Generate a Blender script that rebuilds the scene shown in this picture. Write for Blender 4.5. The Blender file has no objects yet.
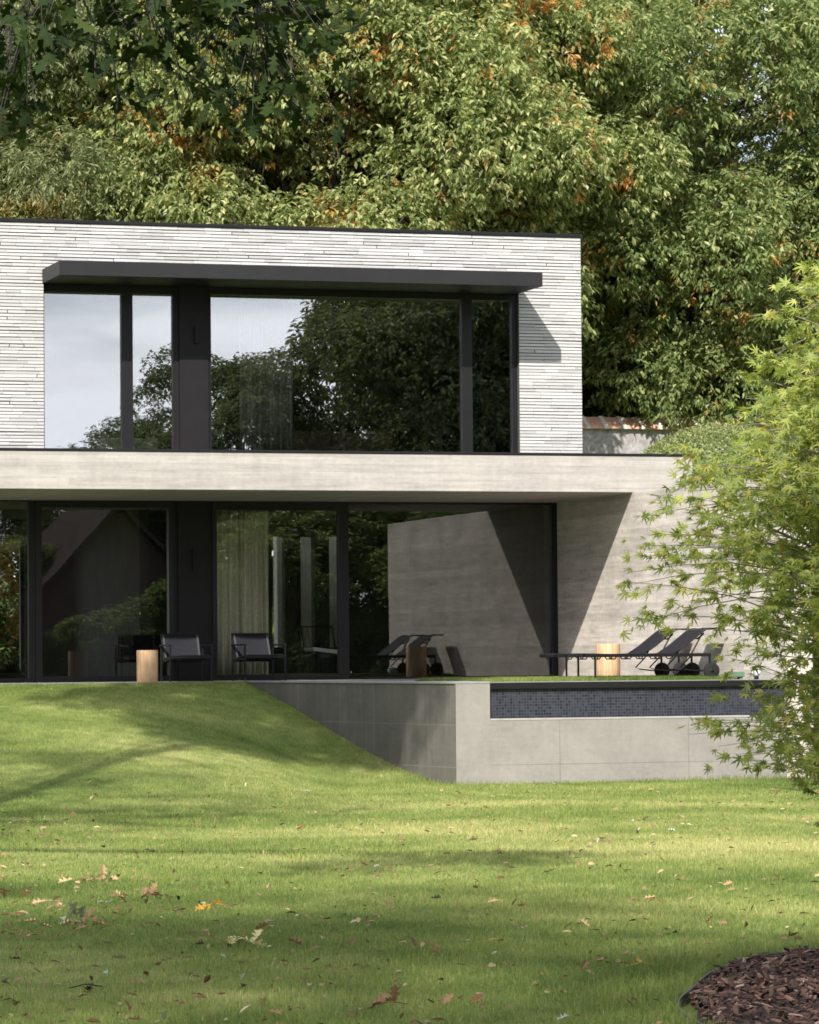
import bpy, math, random
import numpy as np
from mathutils import Vector, Matrix
random.seed(7)
rng = np.random.default_rng(11)
scene = bpy.context.scene
COL = scene.collection

# ------------------------------------------------------------------ helpers
def tag(o, label=None, cat=None, group=None, kind=None):
    if label: o['label'] = label
    if cat: o['category'] = cat
    if group: o['group'] = group
    if kind: o['kind'] = kind
    return o

def empty(name, loc, label, cat, group=None):
    o = bpy.data.objects.new(name, None)
    o.empty_display_size = 0.2
    COL.objects.link(o); o.location = loc
    return tag(o, label, cat, group)

def base_of(parent):
    p = Vector((0, 0, 0))
    while parent is not None:
        p += parent.location; parent = parent.parent
    return p

class MB:
    """collects vertices and faces in world coordinates, builds one mesh object"""
    def __init__(s): s.v = []; s.f = []; s.sm = []
    def add(s, vs, fs, smooth=False):
        b = len(s.v); s.v += [tuple(p) for p in vs]
        s.f += [tuple(i + b for i in f) for f in fs]; s.sm += [smooth] * len(fs)
        return s
    def box(s, x0, x1, y0, y1, z0, z1):
        return s.add([(x0,y0,z0),(x1,y0,z0),(x1,y1,z0),(x0,y1,z0),(x0,y0,z1),(x1,y0,z1),(x1,y1,z1),(x0,y1,z1)],
              [(0,3,2,1),(4,5,6,7),(0,1,5,4),(1,2,6,5),(2,3,7,6),(3,0,4,7)])
    def bar(s, p, q, w, h=None, up=(0,0,1)):
        """rectangular bar from p to q"""
        h = h or w
        p, q = Vector(p), Vector(q); d = (q - p).normalized(); u = Vector(up)
        if abs(d.dot(u)) > .98: u = Vector((0,1,0))
        r = d.cross(u).normalized() * w / 2; u = r.cross(d).normalized() * h / 2
        vs = [p-r-u, p+r-u, p+r+u, p-r+u, q-r-u, q+r-u, q+r+u, q-r+u]
        return s.add(vs, [(0,3,2,1),(4,5,6,7),(0,1,5,4),(1,2,6,5),(2,3,7,6),(3,0,4,7)])
    def tube(s, pts, rads, n=8, caps=True):
        pts = [Vector(p) for p in pts]
        if not hasattr(rads, '__len__'): rads = [rads] * len(pts)
        vs = []; N = len(pts); prev = None
        for i, p in enumerate(pts):
            d = (pts[min(i+1, N-1)] - pts[max(i-1, 0)]).normalized()
            if prev is None:
                a = Vector((0,0,1)) if abs(d.z) < .9 else Vector((1,0,0))
                r = d.cross(a).normalized()
            else:
                r = (prev - d * prev.dot(d))
                r = r.normalized() if r.length > 1e-6 else d.orthogonal().normalized()
            prev = r; t = d.cross(r)
            for k in range(n):
                a = 2 * math.pi * k / n
                vs.append(p + (r * math.cos(a) + t * math.sin(a)) * rads[i])
        fs = [(i*n+k, i*n+(k+1) % n, (i+1)*n+(k+1) % n, (i+1)*n+k) for i in range(N-1) for k in range(n)]
        if caps: fs += [tuple(range(n))[::-1], tuple(range((N-1)*n, N*n))]
        return s.add(vs, fs, True)
    def cyl(s, c, axis, r, h, n=24, bev=0.0):
        c = Vector(c); a = Vector(axis).normalized(); e = max(bev, 1e-4)
        return s.tube([c, c + a*e, c + a*(h-e), c + a*h], [r-e, r, r, r-e], n)
    def build(s, name, mat, parent=None, smooth=None, bevel=0.0):
        b = base_of(parent)
        me = bpy.data.meshes.new(name)
        me.from_pydata([(x-b.x, y-b.y, z-b.z) for x, y, z in s.v], [], s.f)
        me.polygons.foreach_set('use_smooth', [(smooth if smooth is not None else q) for q in s.sm])
        me.update()
        if mat: me.materials.append(mat)
        o = bpy.data.objects.new(name, me); COL.objects.link(o)
        if parent is not None: o.parent = parent
        if bevel:
            m = o.modifiers.new('bevel', 'BEVEL'); m.width = bevel; m.segments = 2; m.limit_method = 'ANGLE'
        return o

def np_mesh(name, verts, faces, mat, parent=None, loc=None, smooth=False):
    """verts (V,3) world array, faces (F,k) array of equal-sized polygons"""
    b = np.array(base_of(parent)) if parent is not None else np.zeros(3)
    if loc is not None: b = np.array(loc)
    me = bpy.data.meshes.new(name)
    V = np.ascontiguousarray(verts - b, dtype=np.float32); F = np.ascontiguousarray(faces, dtype=np.int32)
    nf, k = F.shape
    me.vertices.add(len(V)); me.vertices.foreach_set('co', V.ravel())
    me.loops.add(nf * k); me.loops.foreach_set('vertex_index', F.ravel())
    me.polygons.add(nf); me.polygons.foreach_set('loop_start', np.arange(0, nf*k, k, dtype=np.int32))
    me.polygons.foreach_set('use_smooth', np.full(nf, bool(smooth)))
    me.update(calc_edges=True); me.validate()
    if mat: me.materials.append(mat)
    o = bpy.data.objects.new(name, me); COL.objects.link(o)
    if parent is not None: o.parent = parent
    elif loc is not None: o.location = loc
    return o

def unit(a): return a / np.maximum(np.linalg.norm(a, axis=-1, keepdims=True), 1e-9)
def rvec(n):
    return unit(rng.normal(size=(n, 3)))

def scatter(base_v, base_f, pos, xdir, ndir, scale):
    """place copies of a small leaf shape: x along xdir, z along ndir"""
    x = unit(xdir); z = ndir - (ndir * x).sum(-1, keepdims=True) * x; z = unit(z); y = np.cross(z, x)
    bv = np.asarray(base_v, float); k = len(bv); n = len(pos)
    sc = np.asarray(scale, float).reshape(-1, 1, 1) * np.ones((n, 1, 1))
    L = bv[None] * sc
    V = pos[:, None, :] + L[..., 0:1] * x[:, None, :] + L[..., 1:2] * y[:, None, :] + L[..., 2:3] * z[:, None, :]
    F = np.asarray(base_f, int)
    FF = (F[None] + (np.arange(n) * k)[:, None, None]).reshape(-1, F.shape[1])
    return V.reshape(-1, 3), FF

def join(parts):
    vs, fs, off = [], [], 0
    for v, f in parts:
        vs.append(v); fs.append(f + off); off += len(v)
    return np.concatenate(vs), np.concatenate(fs)

def copy_thing(root, loc, rz=0.0, scale=1.0, label=None):
    r = root.copy(); COL.objects.link(r); r.location = loc; r.rotation_euler = (0, 0, rz); r.scale = (scale,)*3
    if label: r['label'] = label
    for ch in list(root.children):
        c = ch.copy(); COL.objects.link(c); c.parent = r
        for g in list(ch.children):
            d = g.copy(); COL.objects.link(d); d.parent = c
    return r

# ------------------------------------------------------------------ materials
class NT:
    def __init__(s, name):
        s.m = bpy.data.materials.new(name); s.m.use_nodes = True
        s.t = s.m.node_tree; s.t.nodes.clear()
        s.out = s.n('ShaderNodeOutputMaterial')
    def n(s, typ, **kw):
        nd = s.t.nodes.new(typ)
        for k, v in kw.items():
            if k.startswith('i_'):
                key = k[2:].replace('_', ' ')
                nd.inputs[key].default_value = v
            else: setattr(nd, k, v)
        return nd
    def l(s, a, b): s.t.links.new(a, b)
    def ramp(s, fac, stops, interp='LINEAR'):
        r = s.n('ShaderNodeValToRGB'); r.color_ramp.interpolation = interp
        e = r.color_ramp.elements
        while len(e) < len(stops): e.new(.5)
        for q, (p, c) in zip(e, stops):
            q.position = p; q.color = (*c, 1) if len(c) == 3 else c
        s.l(fac, r.inputs[0]); return r.outputs[0]
    def mix(s, fac, a, b, mode='MIX'):
        m = s.n('ShaderNodeMix', data_type='RGBA', blend_type=mode)
        for v, i in ((fac, 0), (a, 6), (b, 7)):
            if hasattr(v, 'node'): s.l(v, m.inputs[i])
            elif i == 0: m.inputs[0].default_value = v
            else: m.inputs[i].default_value = (*v, 1)
        return m.outputs[2]
    def math(s, op, a, b=0.0, c=0.0):
        m = s.n('ShaderNodeMath', operation=op)
        for i, v in enumerate((a, b, c)):
            if hasattr(v, 'node'): s.l(v, m.inputs[i])
            else: m.inputs[i].default_value = v
        return m.outputs[0]
    def coords(s, scale=(1,1,1), kind='Object', rot=(0,0,0)):
        tc = s.n('ShaderNodeTexCoord'); mp = s.n('ShaderNodeMapping')
        mp.inputs['Scale'].default_value = scale; mp.inputs['Rotation'].default_value = rot
        s.l(tc.outputs[kind], mp.inputs['Vector']); return mp.outputs[0]
    def noise(s, vec, scale, detail=4, rough=.55):
        x = s.n('ShaderNodeTexNoise'); x.inputs['Scale'].default_value = scale
        x.inputs['Detail'].default_value = detail; x.inputs['Roughness'].default_value = rough
        s.l(vec, x.inputs['Vector']); return x.outputs['Fac']
    def bump(s, h, strength, dist):
        b = s.n('ShaderNodeBump'); b.inputs['Strength'].default_value = strength; b.inputs['Distance'].default_value = dist
        s.l(h, b.inputs['Height']); return b.outputs[0]
    def bsdf(s, color, rough=.6, metal=0.0, normal=None, spec=None):
        p = s.n('ShaderNodeBsdfPrincipled')
        if hasattr(color, 'node'): s.l(color, p.inputs['Base Color'])
        else: p.inputs['Base Color'].default_value = (*color, 1)
        if hasattr(rough, 'node'): s.l(rough, p.inputs['Roughness'])
        else: p.inputs['Roughness'].default_value = rough
        p.inputs['Metallic'].default_value = metal
        if spec is not None: p.inputs['Specular IOR Level'].default_value = spec
        if normal is not None: s.l(normal, p.inputs['Normal'])
        return p.outputs[0]
    def done(s, sh): s.l(sh, s.out.inputs[0]); return s.m

def scl(c, k): return tuple(v * k for v in c)

def mat_noisy(name, c, var=.2, scale=8, rough=.5, metal=0.0, bump=0.0, spec=None):
    t = NT(name); v = t.coords()
    n = t.noise(v, scale)
    col = t.ramp(n, [(.3, scl(c, 1 - var)), (.7, scl(c, 1 + var))])
    nr = t.bump(n, bump, .01) if bump else None
    return t.done(t.bsdf(col, rough, metal, nr, spec))

def mat_leaf(name, stops, patch_scale=.5, autumn=None, thr=(.6, .68), trans=.5, rough=.42, spec=.4):
    """stops: colours picked per leaf; autumn: colours that appear in patches through the crown"""
    t = NT(name); g = t.n('ShaderNodeNewGeometry'); v = t.coords()
    rnd = g.outputs['Random Per Island']
    col = t.ramp(rnd, stops)
    if autumn:
        r2 = t.math('FRACT', t.math('MULTIPLY', rnd, 17.3))
        ac = t.ramp(r2, autumn)
        pn = t.noise(v, patch_scale, 3, .6)
        pn = t.math('ADD', pn, t.math('MULTIPLY', t.math('FRACT', t.math('MULTIPLY', rnd, 7.7)), .10))
        fac = t.ramp(pn, [(thr[0], (0,0,0)), (thr[1], (1,1,1))])
        col = t.mix(fac, col, ac)
    p = t.bsdf(col, rough, 0, None, spec)
    tr = t.n('ShaderNodeBsdfTranslucent')
    tc = t.mix(.5, col, (1.0, 1.0, .25), 'MULTIPLY'); t.l(tc, tr.inputs[0])
    mx = t.n('ShaderNodeMixShader'); mx.inputs[0].default_value = trans
    t.l(p, mx.inputs[1]); t.l(tr.outputs[0], mx.inputs[2])
    return t.done(mx.outputs[0])

def mat_concrete(name, c, plane='XZ', boards=True, warm=.06, streak=.25, board_h=.11, bw=.75, con=.16):
    t = NT(name); tc = t.n('ShaderNodeTexCoord'); sp = t.n('ShaderNodeSeparateXYZ'); t.l(tc.outputs['Object'], sp.inputs[0])
    cb = t.n('ShaderNodeCombineXYZ')
    t.l(sp.outputs['X' if plane == 'XZ' else 'Y'], cb.inputs[0]); t.l(sp.outputs['Z'], cb.inputs[1])
    uv = cb.outputs[0]
    n1 = t.noise(uv, 1.6, 6, .6); n2 = t.noise(uv, 14, 5, .6)
    mp = t.n('ShaderNodeMapping'); t.l(uv, mp.inputs[0]); mp.inputs['Scale'].default_value = (1.2, 16, 1)
    n3 = t.noise(mp.outputs[0], 1.0, 5, .65)
    mp2 = t.n('ShaderNodeMapping'); t.l(uv, mp2.inputs[0]); mp2.inputs['Scale'].default_value = (9, .5, 1)
    n4 = t.noise(mp2.outputs[0], 1.0, 4, .6)
    v = t.math('ADD', t.math('MULTIPLY', n1, .35), t.math('MULTIPLY', n2, .2))
    v = t.math('ADD', v, t.math('MULTIPLY', n3, .42 if boards else .08))
    v = t.math('ADD', v, t.math('MULTIPLY', n4, streak))
    lo = scl(c, .68); hi = (c[0]*1.22*(1+warm*.3), c[1]*1.22, c[2]*1.22*(1-warm*.3))
    mid = .5 * (.35 + .2 + (.42 if boards else .08) + streak)
    col = t.ramp(v, [(mid-con, lo), (mid+con, hi)])
    h = n3
    if boards:
        br = t.n('ShaderNodeTexBrick'); t.l(uv, br.inputs['Vector'])
        br.inputs['Scale'].default_value = 1; br.inputs['Brick Width'].default_value = 7.3
        br.inputs['Row Height'].default_value = board_h; br.inputs['Mortar Size'].default_value = .003
        br.inputs['Mortar Smooth'].default_value = .3
        br.inputs['Color1'].default_value = (.83,.83,.83,1); br.inputs['Color2'].default_value = (1.08,1.08,1.08,1)
        br.inputs['Mortar'].default_value = (.78,.78,.78,1)
        col = t.mix(bw, col, br.outputs['Color'], 'MULTIPLY')
        h = t.math('ADD', t.math('MULTIPLY', n3, .5), t.math('MULTIPLY', br.outputs['Fac'], -.9))
    # air holes
    vo = t.n('ShaderNodeTexVoronoi'); t.l(uv, vo.inputs['Vector']); vo.inputs['Scale'].default_value = 16
    pit = t.ramp(vo.outputs['Distance'], [(.03, (.55,.55,.55)), (.07, (1,1,1))])
    col = t.mix(.5, col, pit, 'MULTIPLY')
    return t.done(t.bsdf(col, .75, 0, t.bump(h, .35, .006), .3))

M = {}
# white brick: random tone per brick
t = NT('white_brick'); g = t.n('ShaderNodeNewGeometry'); v = t.coords((3, 3, 14))
c = t.ramp(g.outputs['Random Per Island'], [(0, (.37,.36,.355)), (.1, (.41,.40,.395)), (.5, (.46,.452,.446)), (1, (.52,.51,.503))])
n = t.noise(v, 2.2, 5, .65); dirt = t.ramp(n, [(.30, (.72,.70,.68)), (.46, (1,1,1))])
c = t.mix(.6, c, dirt, 'MULTIPLY')
M['brick'] = t.done(t.bsdf(c, .8, 0, t.bump(t.noise(t.coords(), 60, 4), .5, .004), .25))
M['mortar'] = mat_noisy('dark_mortar', (.075,.071,.067), .3, 20, .9)
M['black_metal'] = mat_noisy('anthracite_metal', (.0105,.010,.011), .12, 3, .42, 0, 0, .28)
M['canopy_metal'] = mat_noisy('canopy_metal', (.021,.0205,.0225), .10, 2, .5, 0, 0, .2)
M['panel'] = mat_noisy('anthracite_panel', (.0125,.0115,.0125), .12, 2.5, .5, 0, 0, .2)
M['furniture'] = mat_noisy('black_steel', (.006,.006,.0065), .2, 9, .5, 0, 0, .25)
M['sling'] = mat_noisy('charcoal_sling', (.020,.0205,.024), .18, 55, .8, 0, 0, .08)
M['sling_edge'] = mat_noisy('grey_piping', (.06,.062,.07), .15, 30, .7, 0, 0, .1)
M['tyre'] = mat_noisy('wheel_grey', (.022,.022,.022), .2, 9, .8, 0, 0, .1)
M['concrete'] = mat_concrete('board_marked_concrete', (.375,.355,.328), 'XZ', True, .07, .10, .104, .6, .17)
M['concrete_wall'] = mat_concrete('board_marked_wall', (.555,.51,.455), 'YZ', True, .07, .04, .118, 1.0, .12)
M['soffit'] = mat_concrete('soffit_concrete', (.34,.31,.27), 'XZ', False)
M['concrete_smooth'] = mat_concrete('smooth_concrete', (.255,.241,.219), 'XZ', False, .05, .08)
M['concrete_shaded'] = mat_concrete('shaded_streaked_concrete', (.115,.108,.093), 'YZ', False, .05, .4)  # darker base colour carries the shade on this wall; the streaks are its own
M['paving'] = mat_noisy('terrace_paving', (.24,.235,.225), .15, 5, .7, 0, .1)
M['joint'] = mat_noisy('pale_joint', (.34,.325,.30), .1, 9, .8)
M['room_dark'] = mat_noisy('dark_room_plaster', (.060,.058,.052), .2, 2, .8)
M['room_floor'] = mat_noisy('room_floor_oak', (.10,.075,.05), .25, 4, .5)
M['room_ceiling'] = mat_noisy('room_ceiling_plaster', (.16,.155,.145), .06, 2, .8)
M['curtain'] = mat_noisy('olive_linen', (.80,.76,.60), .14, 22, .9)
M['sheer'] = mat_noisy('grey_linen', (.55,.55,.52), .12, 22, .9)
M['walnut'] = mat_noisy('brown_wood', (.16,.095,.05), .3, 3, .5)
M['white_enamel'] = mat_noisy('white_enamel', (.72,.72,.70), .03, 3, .35)
M['green_plastic'] = mat_noisy('green_plastic', (.10,.17,.11), .15, 8, .5)
M['steel_edge'] = mat_noisy('weathered_steel', (.055,.044,.038), .35, 7, .7)
M['roof_orange'] = mat_noisy('reflected_roof_tile', (.06,.05,.047), .3, 6, 1.0, 0, 0, .02)
M['house_brick'] = mat_noisy('neighbour_brick', (.09,.062,.055), .25, 9, .85)

# timber: cut log with vertical grain
t = NT('pale_timber'); v = t.coords((14, 14, 1.3)); n = t.noise(v, 2.4, 5, .6); n2 = t.noise(t.coords(), 5, 3)
c = t.ramp(n, [(.3, (.40,.245,.13)), (.55, (.56,.37,.21)), (.75, (.66,.47,.30))])
c = t.mix(t.ramp(n2, [(.55, (0,0,0)), (.75, (.5,.5,.5))]), c, (.34,.20,.10))
M['timber'] = t.done(t.bsdf(c, .65, 0, t.bump(n, .3, .004)))

# bark
t = NT('bark'); v = t.coords((6, 6, 1.4)); n = t.noise(v, 3, 6, .65)
M['bark'] = t.done(t.bsdf(t.ramp(n, [(.3, (.035,.030,.024)), (.7, (.13,.115,.095))]), .9, 0, t.bump(n, .6, .03)))
M['bark_pale'] = mat_noisy('maple_bark', (.20,.175,.135), .3, 12, .8)
M['bark_dark'] = mat_noisy('dark_twig_bark', (.035,.030,.024), .3, 12, .9)

# mosaic tiles
t = NT('blue_mosaic'); tc = t.n('ShaderNodeTexCoord'); sp = t.n('ShaderNodeSeparateXYZ'); t.l(tc.outputs['Object'], sp.inputs[0])
cb = t.n('ShaderNodeCombineXYZ'); t.l(sp.outputs[0], cb.inputs[0]); t.l(sp.outputs[2], cb.inputs[1])
br = t.n('ShaderNodeTexBrick'); t.l(cb.outputs[0], br.inputs[0]); br.offset = 0.0
for k, q in (('Scale', 1), ('Brick Width', .037), ('Row Height', .037), ('Mortar Size', .0026), ('Mortar Smooth', .1), ('Bias', 0)): br.inputs[k].default_value = q
br.inputs['Color1'].default_value = (.016,.018,.027,1); br.inputs['Color2'].default_value = (.040,.043,.060,1); br.inputs['Mortar'].default_value = (.062,.062,.074,1)
M['mosaic'] = t.done(t.bsdf(br.outputs['Color'], .22, 0, t.bump(br.outputs['Fac'], -.4, .003), .5))

# roughcast wall
t = NT('roughcast'); v = t.coords(); n = t.noise(v, 7, 8, .75)
M['roughcast'] = t.done(t.bsdf(t.ramp(n, [(.35, (.19,.18,.18)), (.62, (.45,.425,.42))]), .95, 0, t.bump(n, .8, .03)))
M['clay_tile'] = mat_noisy('clay_tile', (.66,.39,.28), .14, 6, .75, 0, .15)
M['lime_mortar'] = mat_noisy('lime_mortar', (.72,.67,.60), .12, 9, .9)

# glass
def mat_glass(name, tint, f0, sharp=.0):
    t = NT(name)
    tr = t.n('ShaderNodeBsdfTransparent'); tr.inputs[0].default_value = (*tint, 1)
    gl = t.n('ShaderNodeBsdfGlossy'); gl.inputs['Roughness'].default_value = sharp
    gl.inputs[0].default_value = (.97,.985,1.0,1)
    fr = t.n('ShaderNodeFresnel'); fr.inputs[0].default_value = 1.5
    fac = t.math('MAXIMUM', t.math('ADD', fr.outputs[0], f0), 0)
    fac = t.math('MINIMUM', fac, .95)
    wv = t.noise(t.coords((1,1,1)), .55, 1, .4)
    b = t.bump(wv, .007, .3); t.l(b, gl.inputs['Normal'])
    mx = t.n('ShaderNodeMixShader'); t.l(fac, mx.inputs[0]); t.l(tr.outputs[0], mx.inputs[1]); t.l(gl.outputs[0], mx.inputs[2])
    return t.done(mx.outputs[0])
M['glass'] = mat_glass('coated_glass', (.95,.96,.94), .035)
M['glass_up'] = mat_glass('coated_glass_upper', (.84,.85,.83), .25)

# water
t = NT('pool_water'); n = t.noise(t.coords(), 4, 3)
M['water'] = t.done(t.bsdf((.02,.04,.05), .03, 0, t.bump(n, .05, .05), .6))

# lawn sheet and blades
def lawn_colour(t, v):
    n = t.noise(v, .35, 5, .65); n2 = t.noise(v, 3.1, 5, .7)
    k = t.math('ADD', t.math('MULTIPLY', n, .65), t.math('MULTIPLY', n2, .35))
    # drier, yellower turf in the middle; darker green around it also paints tree shade
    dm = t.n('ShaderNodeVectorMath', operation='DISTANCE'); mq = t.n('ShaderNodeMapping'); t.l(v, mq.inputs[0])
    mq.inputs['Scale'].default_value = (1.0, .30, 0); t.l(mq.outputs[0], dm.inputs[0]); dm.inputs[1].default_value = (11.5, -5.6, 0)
    dry = t.n('ShaderNodeMapRange'); t.l(dm.outputs['Value'], dry.inputs[0])  # also carries the painted tree shade around the dry middle
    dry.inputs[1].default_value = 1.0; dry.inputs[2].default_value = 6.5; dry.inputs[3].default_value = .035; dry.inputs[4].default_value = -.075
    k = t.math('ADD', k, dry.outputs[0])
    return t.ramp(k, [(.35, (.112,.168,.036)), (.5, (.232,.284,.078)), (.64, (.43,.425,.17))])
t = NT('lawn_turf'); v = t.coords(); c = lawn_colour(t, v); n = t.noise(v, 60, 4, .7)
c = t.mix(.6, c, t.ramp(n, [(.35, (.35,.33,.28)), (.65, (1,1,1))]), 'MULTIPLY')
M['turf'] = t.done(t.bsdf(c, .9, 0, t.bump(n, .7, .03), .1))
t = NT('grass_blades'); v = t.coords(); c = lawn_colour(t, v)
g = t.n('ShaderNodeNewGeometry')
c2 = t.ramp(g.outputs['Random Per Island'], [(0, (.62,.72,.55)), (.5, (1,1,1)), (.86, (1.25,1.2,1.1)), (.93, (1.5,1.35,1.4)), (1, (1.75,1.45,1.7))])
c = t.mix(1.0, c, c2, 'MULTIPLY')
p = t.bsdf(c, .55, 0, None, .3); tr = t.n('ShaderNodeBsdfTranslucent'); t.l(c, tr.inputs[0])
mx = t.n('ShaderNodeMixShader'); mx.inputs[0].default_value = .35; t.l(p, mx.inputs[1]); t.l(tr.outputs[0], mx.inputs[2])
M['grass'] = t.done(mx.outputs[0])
t = NT('bark_soil'); n = t.noise(t.coords(), 22, 6, .7)
M['soil'] = t.done(t.bsdf(t.ramp(n, [(.35, (.018,.012,.009)), (.7, (.075,.048,.034))]), .95, 0, t.bump(n, .8, .04)))
t = NT('bark_chip'); g = t.n('ShaderNodeNewGeometry')
c = t.ramp(g.outputs['Random Per Island'], [(0, (.016,.010,.008)), (.4, (.055,.026,.018)), (.75, (.12,.058,.038)), (.93, (.22,.125,.085)), (1, (.42,.31,.24))])
M['chip'] = t.done(t.bsdf(c, .8))

# leaves
M['leaf_olive'] = mat_leaf('leaf_olive_narrow', [(0, (0.143,0.189,0.078)), (.5, (0.260,0.305,0.143)), (1, (0.455,0.468,0.260))], .5, [(0, (0.520,0.286,0.091)), (1, (0.494,0.442,0.169))], (.70, .76))
M['leaf_autumn'] = mat_leaf('leaf_yellow_green', [(0, (0.157,0.211,0.075)), (.45, (0.290,0.356,0.135)), (.8, (0.487,0.513,0.225)), (1, (0.696,0.670,0.340))], .8,
                            [(0, (0.464,0.162,0.060)), (.35, (0.696,0.313,0.090)), (.7, (0.742,0.518,0.150)), (1, (0.534,0.302,0.160))], (.655, .71))
M['leaf_oak'] = mat_leaf('leaf_mid_green', [(0, (0.122,0.178,0.062)), (.5, (0.220,0.286,0.105)), (.85, (0.371,0.421,0.170)), (1, (0.580,0.583,0.280))], .8,
                         [(0, (0.464,0.173,0.060)), (.5, (0.626,0.324,0.090)), (1, (0.673,0.475,0.150))], (.655, .71))
M['leaf_dark'] = mat_leaf('leaf_dark_green', [(0, (.09,.14,.05)), (.6, (.17,.225,.085)), (1, (.33,.37,.16))], .5, None)
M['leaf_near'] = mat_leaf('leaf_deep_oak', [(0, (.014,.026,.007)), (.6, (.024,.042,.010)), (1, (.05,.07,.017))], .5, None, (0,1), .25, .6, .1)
M['leaf_maple'] = mat_leaf('leaf_maple', [(0, (.17,.23,.05)), (.4, (.33,.40,.09)), (.8, (.49,.525,.13)), (.96, (.58,.56,.16)), (1, (.52,.38,.13))], .9, None, (0,1), .5)
M['leaf_hedge'] = mat_leaf('leaf_boxwood', [(0, (0.135,0.171,0.054)), (.6, (0.261,0.297,0.112)), (1, (0.432,0.450,0.198))], .9, None, (0,1), .25)
M['fallen_brown'] = mat_noisy('fallen_brown', (.24,.13,.062), .3, 30, .8)
M['fallen_tan'] = mat_noisy('fallen_tan', (.44,.29,.16), .25, 30, .8)
M['fallen_pale'] = mat_noisy('fallen_pale', (.31,.35,.24), .2, 30, .7)
M['fallen_yellow'] = mat_noisy('fallen_yellow', (.52,.46,.20), .2, 30, .7)
M['fallen_gold'] = mat_noisy('fallen_gold', (.62,.33,.05), .2, 30, .7)
M['fallen_dark'] = mat_noisy('fallen_dark', (.03,.024,.02), .3, 30, .8)

# ------------------------------------------------------------------ terrain
LOW = -1.27
BANK = 2.35
def sstep(a): a = np.clip(a, 0, 1); return a*a*(3-2*a)
def terrain(X, Y):
    X = np.asarray(X, float); Y = np.asarray(Y, float)
    L = 12.5 + (5.75 - 12.5) * sstep((X - 9.2) / 4.2)
    tt = (-2.75 - Y) / L
    z = LOW * (1 - (1 - np.clip(tt, 0, 1))**1.55 * (1 + 0.55*np.clip(tt, 0, 1)))
    z = np.where(tt <= 0, -.004, z)
    und = .025*np.sin(X*.7+1)*np.sin(Y*.45) * sstep((-9.5 - Y)/4)
    z = z + und
    zr = LOW + (BANK - LOW) * sstep((Y + 8.2) / 3.5)
    z = np.where(X > 18.75, zr, z)
    z = np.where((Y > -8.55) & (X > 14.2) & (X <= 18.75), np.minimum(z, -.35), z)
    zb = np.where((X > 18.75) & (Y > 0), BANK, z)
    z = np.where(Y > 9.5, -.05 + (BANK + .05) * sstep((X - 17.5) / 1.5), zb)
    return z
def axis(lo, hi, segs):
    a = [lo]
    for end, st in segs:
        while a[-1] < end - 1e-6: a.append(min(a[-1] + st, end))
    return np.array(a)
xs = axis(-90, 0, [(-10, 10), (3, 1.0), (21, .2), (30, .75), (130, 10)])
ys = axis(-140, 0, [(-60, 8), (-38, 1.0), (-2, .2), (12, .5), (30, 3), (110, 10)])
XX, YY = np.meshgrid(xs, ys, indexing='ij')
ZZ = terrain(XX, YY)
V = np.stack([XX, YY, ZZ], -1).reshape(-1, 3)
nx, ny = len(xs), len(ys)
ii, jj = np.meshgrid(np.arange(nx-1), np.arange(ny-1), indexing='ij')
a = (ii*ny + jj).ravel()
F = np.stack([a, a + ny, a + ny + 1, a + 1], -1)
lawn = np_mesh('lawn', V, F, M['turf'], smooth=True)
tag(lawn, 'mown lawn rolling down from the terrace to the pool wall', None, None, 'structure')

# mulch bed outline (world metres)
bed_pts = [(5.93,-37.1),(6.02,-36.45),(6.19,-35.95),(6.475,-35.417),(6.87,-34.70),(7.35,-34.064),(8.01,-33.58),(8.8,-33.30),(9.7,-33.25),
           (10.8,-33.6),(11.8,-34.4),(12.5,-35.6),(12.6,-37.0),(12.1,-38.5),(11.0,-39.6),(9.6,-40.1),(8.2,-39.9),(7.0,-39.2),(6.2,-38.2)]
def smooth_loop(p, k=6):
    p = np.array(p); n = len(p); out = []
    for i in range(n):
        a, b, c, d = p[i-1], p[i], p[(i+1) % n], p[(i+2) % n]
        for q in range(k):
            u = q / k
            out.append(.5*((2*b) + (-a+c)*u + (2*a-5*b+4*c-d)*u*u + (-a+3*b-3*c+d)*u**3))
    return np.array(out)
bed = smooth_loop([(a - .07, b - .36) for a, b in bed_pts])
def in_bed(X, Y, grow=0.0):
    c = bed.mean(0); B = c + (bed - c) * (1 + grow)
    inside = np.zeros(np.shape(X), bool); n = len(B)
    for i in range(n):
        x1, y1 = B[i]; x2, y2 = B[(i+1) % n]
        cond = ((y1 > Y) != (y2 > Y))
        xi = (x2 - x1) * (Y - y1) / (y2 - y1 + 1e-12) + x1
        inside ^= cond & (X < xi)
    return inside
bc = bed.mean(0)
m = MB(); n = len(bed); rings = [1.0, .85, .6, .3]
vs = []
for k, r in enumerate(rings):
    for p in bed:
        q = bc + (p - bc) * r * (.999)
        vs.append((q[0], q[1], float(terrain(q[0], q[1])) - .01 + (0, .05, .09, .11)[k]))
vs.append((bc[0], bc[1], LOW + .12))
fs = [(k*n+i, k*n+(i+1) % n, (k+1)*n+(i+1) % n, (k+1)*n+i) for k in range(3) for i in range(n)]
fs += [(3*n+i, 3*n+(i+1) % n, 4*n) for i in range(n)]
m.add(vs, fs, True)
tag(m.build('planting_bed', M['soil']), 'round bed of dark bark mulch set in the lawn', None, None, 'structure')
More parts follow.
